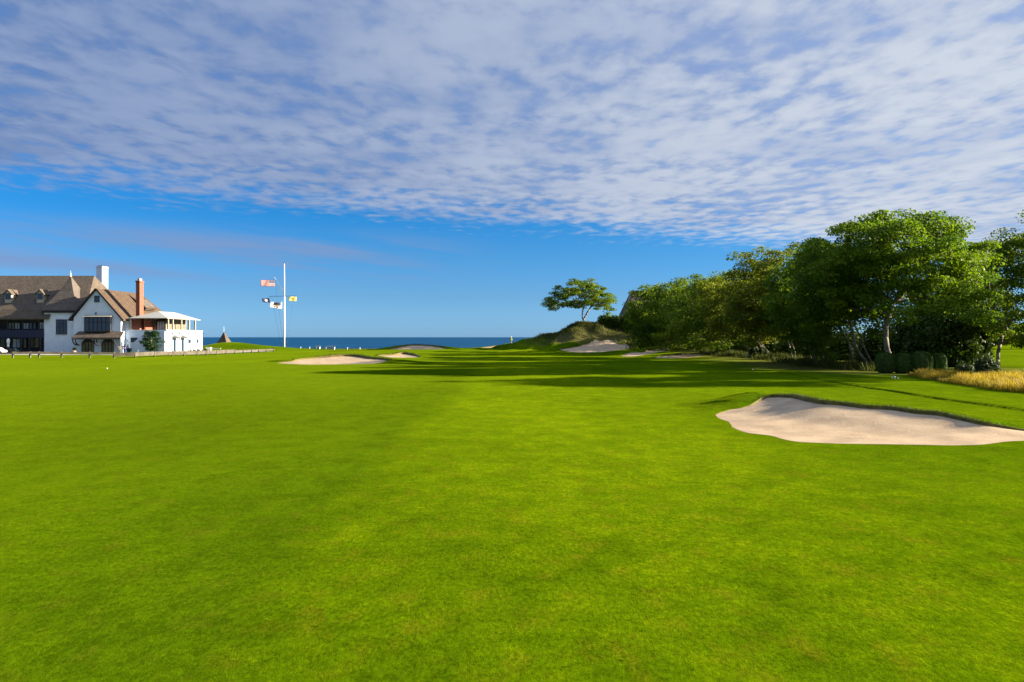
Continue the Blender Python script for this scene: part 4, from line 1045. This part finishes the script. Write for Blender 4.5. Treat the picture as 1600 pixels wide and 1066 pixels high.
    for p0, p1 in ((293.8, 298.2), (306.6, 310.2)):
        a, b = Dp(p0), Dp(p1); f = MB().box(xw, xw + .05, a, b, 2.05, 2.95); fo = f.build('window', M['darkwood'], root)
        MB().box(xw + .05, xw + .06, a + .1, b - .1, 2.15, 2.85).build('pane', M['glass_dark'], fo)
    for p in (269, 280, 294, 305, 316.5):
        y = Dp(p); MB().bar((xw + .07, y, 0), (xw + .07, y, zt - .7), .07, n=6).box(xw, xw + .22, y - .16, y + .16, zt - .75, zt - .5).build('downpipe', M['black'], root)
house()

# ------------------------------------------------------------------ things round the clubhouse
def car(label, x, y, L, Wd, Hh, paint, z):
    root = empty('parked_car', (x, y, z), label, 'car')
    prof = [(-.5, .25), (-.5, .52), (-.36, .6), (-.24, .97), (.22, 1.), (.38, .66), (.5, .55), (.5, .25)]
    mb = MB(); mb.prism([(x + a * L, y - Wd / 2, z + b * Hh) for a, b in prof], (0, Wd, 0)); mb.build('body', M[paint], root, bevel=.06)
    MB().prism([(x - .31 * L, y - Wd / 2 - .01, z + .64 * Hh), (x - .22 * L, y - Wd / 2 - .01, z + .92 * Hh), (x + .2 * L, y - Wd / 2 - .01, z + .93 * Hh), (x + .33 * L, y - Wd / 2 - .01, z + .66 * Hh)], (0, Wd + .02, 0)).build('window', M['glass_dark'], root)
    for sx in (-.3, .32):
        for sy in (-1, 1):
            w = MB().bar((x + sx * L, y + sy * (Wd / 2 - .22), z + .33), (x + sx * L, y + sy * (Wd / 2 + .01), z + .33), .33, n=16).build('wheel', M['rubber'], root)
            MB().bar((x + sx * L, y + sy * (Wd / 2 + .005), z + .33), (x + sx * L, y + sy * (Wd / 2 + .02), z + .33), .19, n=12).build('rim', M['stone'], w)
car('white car parked in front of the dark wing, half out of view', px(-8, 160), 160, 3.9, 1.7, 1.25, 'carwhite', .06)
car('low dark green car parked beside the dark wing', px(21, 163.5), 163.5, 2.9, 1.5, 1.05, 'cardark', .06)
# closed white parasol
x, y = px(13, 163.8), 163.8
ro = empty('garden_parasol', (x, y, .05), 'closed white garden parasol in front of the dark wing', 'parasol')
MB().bar((x, y, .05), (x, y, 3.1), .04).build('pole', M['wood'], ro); MB().lathe((x, y, 1.35), [(.12, 0), (.24, .12), (.2, .6), (.3, 1.0), (.34, 1.35), (.2, 1.65), (.03, 1.8)], 10).build('canopy', M['cl_white'], ro)
MB().box(x - .3, x + .3, y - .3, y + .3, .05, .15).build('base', M['stone'], ro)
# planter
x, y = px(116, 162.6), 162.6
ro = empty('plant_pot', (x, y, .05), 'pale terracotta pot with a green plant left of the arched doors', 'planter')
MB().lathe((x, y, .05), [(.22, 0), (.36, .3), (.38, .55), (.34, .6)], 12).build('pot', M['terracotta'], ro)
V, Fq, ti = leaves(np.array([[x, y, .95], [x + .1, y, 1.1]]), np.array([.35, .3]), 120, .18, 4, .9); np_mesh('plant', V, Fq, M['leaf_dark'], ro, tint=ti)
# bollard, bin, side tables
MB().lathe((px(216, 161), 161, .05), [(.13, 0), (.13, .7), (.15, .74), (.12, .82), (.03, .86)], 10).build('bollard', M['white'], origin=(px(216, 161), 161, .05))
tag(bpy.data.objects['bollard'], 'short white bollard in front of the stair wall', 'bollard')
x, y = px(202.5, 163), 163
ro = empty('litter_bin', (x, y, .05), 'dark green bin standing by the foot of the terrace stairs', 'bin')
MB().box(x - .32, x + .32, y - .32, y + .32, .05, 1.05).build('body', M['binggreen'], ro, bevel=.03); MB().box(x - .36, x + .36, y - .36, y + .36, 1.05, 1.15).build('lid', M['binggreen'], ro, bevel=.03)

def conifer():
    x, y = px(236, 162), 162; z = H(x, y) - .05; k = 162 / F
    root = empty('conifer', (x, y, z), 'rounded bushy dark green conifer in front of the clubhouse terrace', 'tree')
    r = np.random.RandomState(9); T = []
    prof = [(520, 9), (524, 13), (529, 16), (535, 17), (540, 16), (545, 11)]
    for q, hw in prof:
        for j in range(11):
            a = r.rand() * 6.3; rr = hw * k * (.35 + .6 * r.rand()); T.append((x + math.cos(a) * rr * 1.05 + .2, y + math.sin(a) * rr, pz(q, 162) + r.randn() * .15))
    T = np.array(T); skeleton((x, y, z), [[(x, y, z - .1), (x, y, z + 1), (x, y, z + 2), (x + .1, y, z + 3), (x + .1, y, z + 4)]], T, 9, .02).build('trunk', M['bark'], root, smooth=True)
    V, Fq, ti = leaves(T, .55 + .3 * r.rand(len(T)), 85, .2, 10, .55); np_mesh('crown', V, Fq, M['pine'], root, tint=ti)
conifer()
shrub('small rounded shrub at the corner of the sunlit terrace wall', px(266.5, 165), 165, 1.5, 1.3, .95, 700, .16, 270, 'roughgrass')
for i, (p, D, lb) in enumerate([(294, 171, 'low garden shrub below the first small square window'), (301, 174, 'low garden shrub between the two small square windows'), (309, 178, 'low garden shrub below the farther square window'), (317, 183, 'low garden shrub at the far corner of the terrace wall')]):
    shrub(lb, px(p, D) + .4, D, 1.6, 1.4, 1.0, 600, .18, 275 + i, 'roughgrass' if i % 2 else 'leaf_grey', 'shrubs along the sunlit terrace wall')

def person(label, x, y, z, hgt, top, legs, turn=0., bend=0., feet='cl_white'):
    root = empty('person', (x, y, z), label, 'person'); s = hgt / 1.78
    ct, st = math.cos(turn), math.sin(turn)
    def Wp(a, b, c):
        # bend the upper body forward about the hip
        if c > .95:
            dz = c - .95; b = b - math.sin(bend) * dz; c = .95 + math.cos(bend) * dz
        return ((a * ct - b * st) * s, (a * st + b * ct) * s, c * s)
    P = {'hip': (0, 0, .95), 'waist': (0, 0, 1.1), 'chest': (0, 0, 1.35), 'neck': (0, 0, 1.5), 'head0': (0, -.01, 1.6), 'head1': (0, -.02, 1.70),
         'sl': (-.19, 0, 1.43), 'el': (-.25, -.05, 1.15), 'wl': (-.2, -.25, .98), 'hl': (-.18, -.32, .95), 'sr': (.19, 0, 1.43), 'er': (.26, -.03, 1.14), 'wr': (.22, -.2, .95), 'hr': (.2, -.27, .9),
         'tl': (-.1, 0, .9), 'kl': (-.12, -.03, .5), 'al': (-.12, .02, .09), 'fl': (-.13, -.15, .04), 'tr': (.1, 0, .9), 'kr': (.13, -.02, .5), 'ar': (.14, .03, .09), 'fr': (.16, -.14, .04)}
    rad = {'hip': .15, 'waist': .13, 'chest': .16, 'neck': .055, 'head0': .085, 'head1': .095, 'sl': .065, 'el': .045, 'wl': .032, 'hl': .04, 'sr': .065, 'er': .045, 'wr': .032, 'hr': .04, 'tl': .09, 'kl': .06, 'al': .042, 'fl': .04, 'tr': .09, 'kr': .06, 'ar': .042, 'fr': .04}
    E = [('hip', 'waist'), ('waist', 'chest'), ('chest', 'neck'), ('neck', 'head0'), ('head0', 'head1'), ('chest', 'sl'), ('sl', 'el'), ('el', 'wl'), ('wl', 'hl'), ('chest', 'sr'), ('sr', 'er'), ('er', 'wr'), ('wr', 'hr'),
         ('hip', 'tl'), ('tl', 'kl'), ('kl', 'al'), ('al', 'fl'), ('hip', 'tr'), ('tr', 'kr'), ('kr', 'ar'), ('ar', 'fr')]
    def skin(name, keys, mat, grow=1.):
        ks = [k for k in P if k in keys]; me = bpy.data.meshes.new(name)
        me.from_pydata([Wp(*P[k]) for k in ks], [(ks.index(a), ks.index(b)) for a, b in E if a in ks and b in ks], []); me.materials.append(M[mat])
        o = bpy.data.objects.new(name, me); C.objects.link(o); o.parent = root
        m = o.modifiers.new('s', 'SKIN'); sv = me.skin_vertices[0].data
        for i, k in enumerate(ks): sv[i].radius = (rad[k] * s * grow,) * 2; sv[i].use_root = (i == 0)
        m.use_smooth_shade = True
        o.modifiers.new('d', 'SUBSURF').levels = 1; o.modifiers['d'].render_levels = 1
    skin('body', set(P), 'skin')
    skin('shirt', {'waist', 'chest', 'sl', 'el', 'sr', 'er'}, top, 1.14)
    skin('trousers', {'hip', 'tl', 'kl', 'tr', 'kr'} | ({'al', 'ar'} if legs != 'cl_tan' else set()), legs, 1.16)
    h = MB(); hp = Wp(0, .01, 1.74); h.lathe((x + hp[0], y + hp[1], z + hp[2] - .03 * s), [(.105 * s, -.03 * s), (.11 * s, .02 * s), (.085 * s, .075 * s), (.03 * s, .1 * s)], 12); h.build('hair', M['hair'], root, smooth=True)
person('person in a pale blue and white shirt bending beside the arched doors', px(185.5, 160.5), 160.5, .06, 1.95, 'cl_white', 'cl_tan', .9, .55)
person('person in a navy shirt and blue trousers by the terrace stairs', px(194.5, 161), 161, .06, 1.95, 'cl_navy', 'cl_blue', -.3, .1)
person('person in a blue top standing behind the one who is bending', px(199, 161.8), 161.8, .06, 1.9, 'cl_blue', 'cl_navy', 2.6, .1)

# ------------------------------------------------------------------ fence along the drive
def gD(p): 
    return float(np.interp(p, [-60, 0, 205, 330, 380, 440, 560], [128, 127, 131, 147, 168, 187, 205]))
posts = [-30, 20, 47, 61, 96, 140, 178, 211, 241, 269, 287, 308, 322, 338, 353, 367, 380, 393, 404, 416, 428]
def fence():
    P = [(px(p, gD(p)), gD(p)) for p in posts]
    x, y = P[0]
    root = empty('rail_fence', (x, y, H(x, y)), 'low weathered timber guard rail on posts along the drive before the clubhouse', 'fence')
    for i, (x, y) in enumerate(P):
        z = H(x, y); MB().box(x - .12, x + .12, y - .1, y + .1, z - .2, z + (.98 if i < 7 else .9)).build('post', M['wood'] if i < 7 else M['wood_dark'], root)
    for i in range(len(P) - 1):
        (x0, y0), (x1, y1) = P[i], P[i + 1]; z0, z1 = H(x0, y0), H(x1, y1); hh, t = (.30, .80) if i < 6 else (.62, .58)
        if i > 14: hh, t = .3, .55
        MB().beam((x0, y0 - .15, z0 + t), (x1, y1 - .15, z1 + t), .08, hh).build('rail', M['wood'] if i < 6 else M['wood_rail'], root)
fence()

# ------------------------------------------------------------------ shingled cone roof behind the hill
D = 205.; x = px(350.5, D); zb = pz(541, D); za = pz(518.5, D)
ro = empty('cone_roof_shelter', (x, D, H(x, D)), 'small pointed shingled shelter roof rising behind the green hill', 'shelter')
hw = 12.5 * D / F
c4 = [(x - hw, D - hw * .5, zb), (x + hw * .75, D - hw * 1.1, zb), (x + hw, D + hw * .7, zb), (x - hw * .6, D + hw, zb)]
MB().add(c4 + [(x - .1, D, za)], [(0, 1, 4), (1, 2, 4), (2, 3, 4), (3, 0, 4), (3, 2, 1, 0)]).build('roof', M['shingle'], ro)
MB().bar((x - .1, D, za - .1), (x - .1, D, za + 1.4), .04, .02).build('finial', M['white'], ro)
for cx_, cy_ in ((-.7, -.4), (.5, -.8), (.7, .5), (-.5, .7)): MB().bar((x + cx_ * hw, D + cy_ * hw, H(x, D) - 1), (x + cx_ * hw, D + cy_ * hw, zb + .1), .1).build('post', M['wood'], ro)

# ------------------------------------------------------------------ flagpole and flags
D = 212.; fx = px(444.3, D); fz = H(fx, D)
def kx(p): return px(p, D)
def kz(q): return pz(q, D)
ro = empty('flagpole', (fx, D, fz), 'tall white nautical flagpole with gaff and yardarm near the sea', 'flagpole')
MB().bar((fx, D, fz - .3), (fx, D, kz(463)), .20, .17, 12).bar((fx, D, kz(463)), (fx, D, kz(412)), .15, .09, 12).build('mast', M['white'], ro, smooth=True)
MB().lathe((fx, D, kz(412)), [(.15, 0), (.15, .12), (.03, .25)], 10).build('cap', M['black'], ro)
MB().bar((fx, D, kz(459)), (kx(429), D, kz(433.5)), .12, .07, 8).bar((fx, D, kz(449.5)), (kx(441), D, kz(454)), .05).build('gaff', M['white'], ro)
MB().bar((kx(421), D - .3, kz(463.3)), (kx(464.5), D - .3, kz(462.7)), .055).build('yardarm', M['wood_dark'], ro)
MB().bar((kx(425), D - .3, kz(463)), (kx(440), D, kz(545)), .02, n=4).bar((kx(460), D - .3, kz(463)), (kx(447), D, kz(545)), .02, n=4).bar((kx(429), D, kz(434)), (kx(443), D, kz(540)), .02, n=4).build('halyard', M['rope'], ro)
def flagmat(name, fn):
    m, t, b, out = mat_base(name); uv = t.new('ShaderNodeUVMap').outputs[0]; sp = t.new('ShaderNodeSeparateXYZ'); t.l.new(uv, sp.inputs[0])
    c = fn(t, sp.outputs[0], sp.outputs[1]); t.l.new(c, b.inputs['Base Color']); b.inputs['Roughness'].default_value = .8
    tr = t.new('ShaderNodeBsdfTranslucent'); t.l.new(c, tr.inputs[0]); ms = t.new('ShaderNodeMixShader'); ms.inputs[0].default_value = .6
    t.l.new(b.outputs[0], ms.inputs[1]); t.l.new(tr.outputs[0], ms.inputs[2]); t.l.new(ms.outputs[0], out.inputs[0]); return m
def us(t, u, v):
    st = t.math('GREATER_THAN', t.math('FRACT', t.math('MULTIPLY', v, 6.5)), .5)
    c = t.mix(st, (.42, .012, .02), (.62, .58, .56)); cant = t.math('MULTIPLY', t.math('LESS_THAN', u, .4), t.math('GREATER_THAN', v, .46))
    su = t.math('ABSOLUTE', t.math('SUBTRACT', t.math('FRACT', t.math('MULTIPLY', u, 15)), .5)); sv = t.math('ABSOLUTE', t.math('SUBTRACT', t.math('FRACT', t.math('MULTIPLY', v, 9.3)), .5))
    star = t.math('LESS_THAN', t.math('ADD', su, sv), .28)
    return t.mix(cant, c, t.mix(star, (.01, .02, .12), (.75, .75, .78)))
def disc(t, u, v, cu, cv, ru, rv):
    a = t.math('DIVIDE', t.math('SUBTRACT', u, cu), ru); b = t.math('DIVIDE', t.math('SUBTRACT', v, cv), rv)
    return t.math('LESS_THAN', t.math('ADD', t.math('MULTIPLY', a, a), t.math('MULTIPLY', b, b)), 1.)
def navyf(t, u, v): return t.mix(disc(t, u, v, .48, .5, .2, .36), (.005, .02, .10), (.75, .68, .70))
def yellowf(t, u, v): return t.mix(disc(t, u, v, .5, .52, .13, .13), t.mix(disc(t, u, v, .45, .5, .3, .45), (.62, .60, .30), (.62, .50, .12)), (.05, .05, .01))
def whitef(t, u, v):
    c = t.mix(disc(t, u, v, .5, .55, .33, .36), (.8, .8, .82), (.55, .45, .55)); c = t.mix(disc(t, u, v, .5, .52, .13, .2), c, (.6, .45, .1)); c = t.mix(disc(t, u, v, .5, .86, .18, .07), c, (.02, .03, .1))
    c = t.mix(disc(t, u, v, .36, .2, .1, .08), c, (.02, .03, .08)); return t.mix(disc(t, u, v, .66, .2, .1, .08), c, (.02, .03, .08))
def flag(label, name, mat, hoist_top, hoist_bot, fly_top, fly_bot, wave, seed):
    n, m = 16, 8; V = []; uv = []
    A, B, Cc, Dd = [Vector((kx(p), D - .35, kz(q))) for p, q in (hoist_top, hoist_bot, fly_top, fly_bot)]
    for j in range(m + 1):
        for i in range(n + 1):
            u, v = i / n, 1 - j / m; p = (A * (1 - u) + Cc * u) * v + (B * (1 - u) + Dd * u) * (1 - v)
            p.y += wave * math.sin(u * 9 + v * 2 + seed) * (.3 + u) - abs(Cc.x - A.x) * .8 * u; p.z += wave * .45 * math.sin(u * 7 + seed) * u
            V.append(p); uv.append((u, v))
    Fs = [(j * (n + 1) + i, j * (n + 1) + i + 1, (j + 1) * (n + 1) + i + 1, (j + 1) * (n + 1) + i) for j in range(m) for i in range(n)]
    mb = MB(); mb.add(V, Fs); o = mb.build('flag', mat, origin=tuple(B), smooth=True); me = o.data
    l = me.uv_layers.new(name='uv')
    for lp in me.loops: l.data[lp.index].uv = uv[lp.vertex_index]
    tag(o, label, 'flag', 'flags flying from the flagpole'); s = o.modifiers.new('s', 'SOLIDIFY'); s.thickness = .015
flag('striped red and white flag with a blue starred corner on the gaff', 'us', flagmat('striped_flag', us), (429.8, 437.6), (430, 448.3), (412.6, 438.8), (412.2, 448.0), .16, 0)
flag('small navy flag with a pale emblem under the yardarm', 'navy', flagmat('navy_flag', navyf), (421.0, 466), (422.8, 472.9), (412, 467.2), (413.6, 472.9), .1, 1)
flag('white flag with a dark crest flying close to the mast', 'white', flagmat('white_flag', whitef), (441.4, 472.2), (441.0, 483), (425.8, 473.3), (426.4, 481), .22, 2)
flag('pale yellow flag with a small dark mark under the yardarm end', 'yellow', flagmat('yellow_flag', yellowf), (464, 463.8), (463.6, 471.2), (454.5, 464.2), (453, 470.6), .1, 3)

# ------------------------------------------------------------------ pins, tee markers, beach things
D = 202.; x = px(799, D); z = H(x, D)
ro = empty('pin_flag', (x, D, z), 'yellow pin flag on the far green against the sea', 'pin flag')
MB().bar((x, D, z - .1), (x, D, z + 2.3), .03, n=6).build('pole', M['white'], ro)
MB().prism([(x, D, z + 2.3), (x + .28, D + .1, z + 1.3), (x - .12, D, z + .9)], (0, .02, 0)).prism([(x, D, z + 2.25), (x - .3, D, z + 1.1), (x + .1, D, z + .9)], (0, -.03, 0)).build('flag', M['yellow'], ro)
def gpt(p, q): D = CAMZ / (q - HOR) * F; return px(p, D), D
for i, (p, q, lb, hh) in enumerate([(1398, 592, 'small white tee marker standing below the clipped hedge blocks', .30), (1403.5, 592.6, 'low white tee marker nearest the golden grass', .18), (1394, 591.6, 'tiny pale tee marker farthest from the golden grass', .14), (1176.5, 577, 'single white tee marker in the shaded grass before the grove', .2), (167.5, 576.5, 'lone white ball-like marker on the lawn before the clubhouse', .16)]):
    x, y = gpt(p, q); z = H(x, y)
    o = MB().lathe((x, y, z - .02), [(.03, 0), (.05, .03), (.055, hh * .45), (.04, hh * .65), (.01, hh * .7)], 12).build('tee_marker', M['white'], origin=(x, y, z), smooth=True)
    tag(o, lb, 'tee marker', 'white tee markers')
def bench(p0, p1, D, label):
    x0, x1 = px(p0, D), px(p1, D); z = H((x0 + x1) / 2, D); ro = empty('white_bench', ((x0 + x1) / 2, D, z), label, 'bench')
    MB().box(x0, x1, D, D + .5, z + .62, z + .74).build('seat', M['offwhite'], ro)
    MB().box(x0, x1, D + .5, D + .56, z + .85, z + 1.0).build('backrest', M['offwhite'], ro)
    for xx in (x0 + .1, x1 - .2): MB().box(xx, xx + .12, D, D + .56, z - .1, z + .62).build('leg', M['white'], ro)
bench(508, 523, 219, 'long white bench on the shore edge right of the flagpole')
bench(493, 500, 220, 'short white bench on the shore edge between flagpole and long bench')
for i, (p, lb) in enumerate([(470, 'slim white shore post nearest the flagpole'), (484, 'slim white shore post left of the benches'), (543, 'white shore post just right of the long bench'), (562.5, 'stout white shore post farthest right of the benches')]):
    x = px(p, 218.); z = H(x, 218.); o = MB().lathe((x, 218., z - .1), [(.06, 0), (.06, .65), (.08, .7), (.02, .75)], 8).build('shore_post', M['white'], origin=(x, 218., z))
    tag(o, lb, 'post', 'white posts along the shore edge')
x, y = px(326, 186), 186.; z = H(x, y)
ro = empty('stone_bench', (x, y, z), 'grey block seat on the grass past the terrace corner', 'bench')
MB().box(x - .7, x + .5, y, y + .8, z - .1, z + 1.0).build('seat', M['stone'], ro, bevel=.05); MB().box(x + .6, x + 2.6, y + .3, y + .7, z + .6, z + .8).build('slab', M['offwhite'], ro)

# ------------------------------------------------------------------ grey-roofed house behind the grove
D = 232.
x0, x1, xp = px(975, D), px(1060, D), px(992, D)
ro = empty('grey_roofed_house', (px(1015, D), D, 0), 'steep grey shingled roof of a house hidden behind the dune and grove', 'building')
zt = pz(453, D); zb = pz(495, D)
MB().box(x0 + 1, x1 - 1, D, D + 12, -1, zb).build('wall', M['shingle_grey'], ro)
MB().slab([(x0 - .5, D - .5, zb - .5), (x0 + .8, D - .5, zb - .5), (xp, D + 1.5, zt), (xp - .4, D + 1.5, zt)], .2).add([(x0 - .5, D - .5, zb - .5), (x1, D - .5, zb - .5), (x1 - 3, D + 5, zt), (xp - .4, D + 5, zt), (x1, D + 12, zb - .5), (x0 - .5, D + 12, zb - .5)],
     [(0, 1, 2, 3), (1, 4, 2), (4, 5, 3, 2), (5, 0, 3)]).build('roof', M['shingle_grey'], ro)
print('scene built')
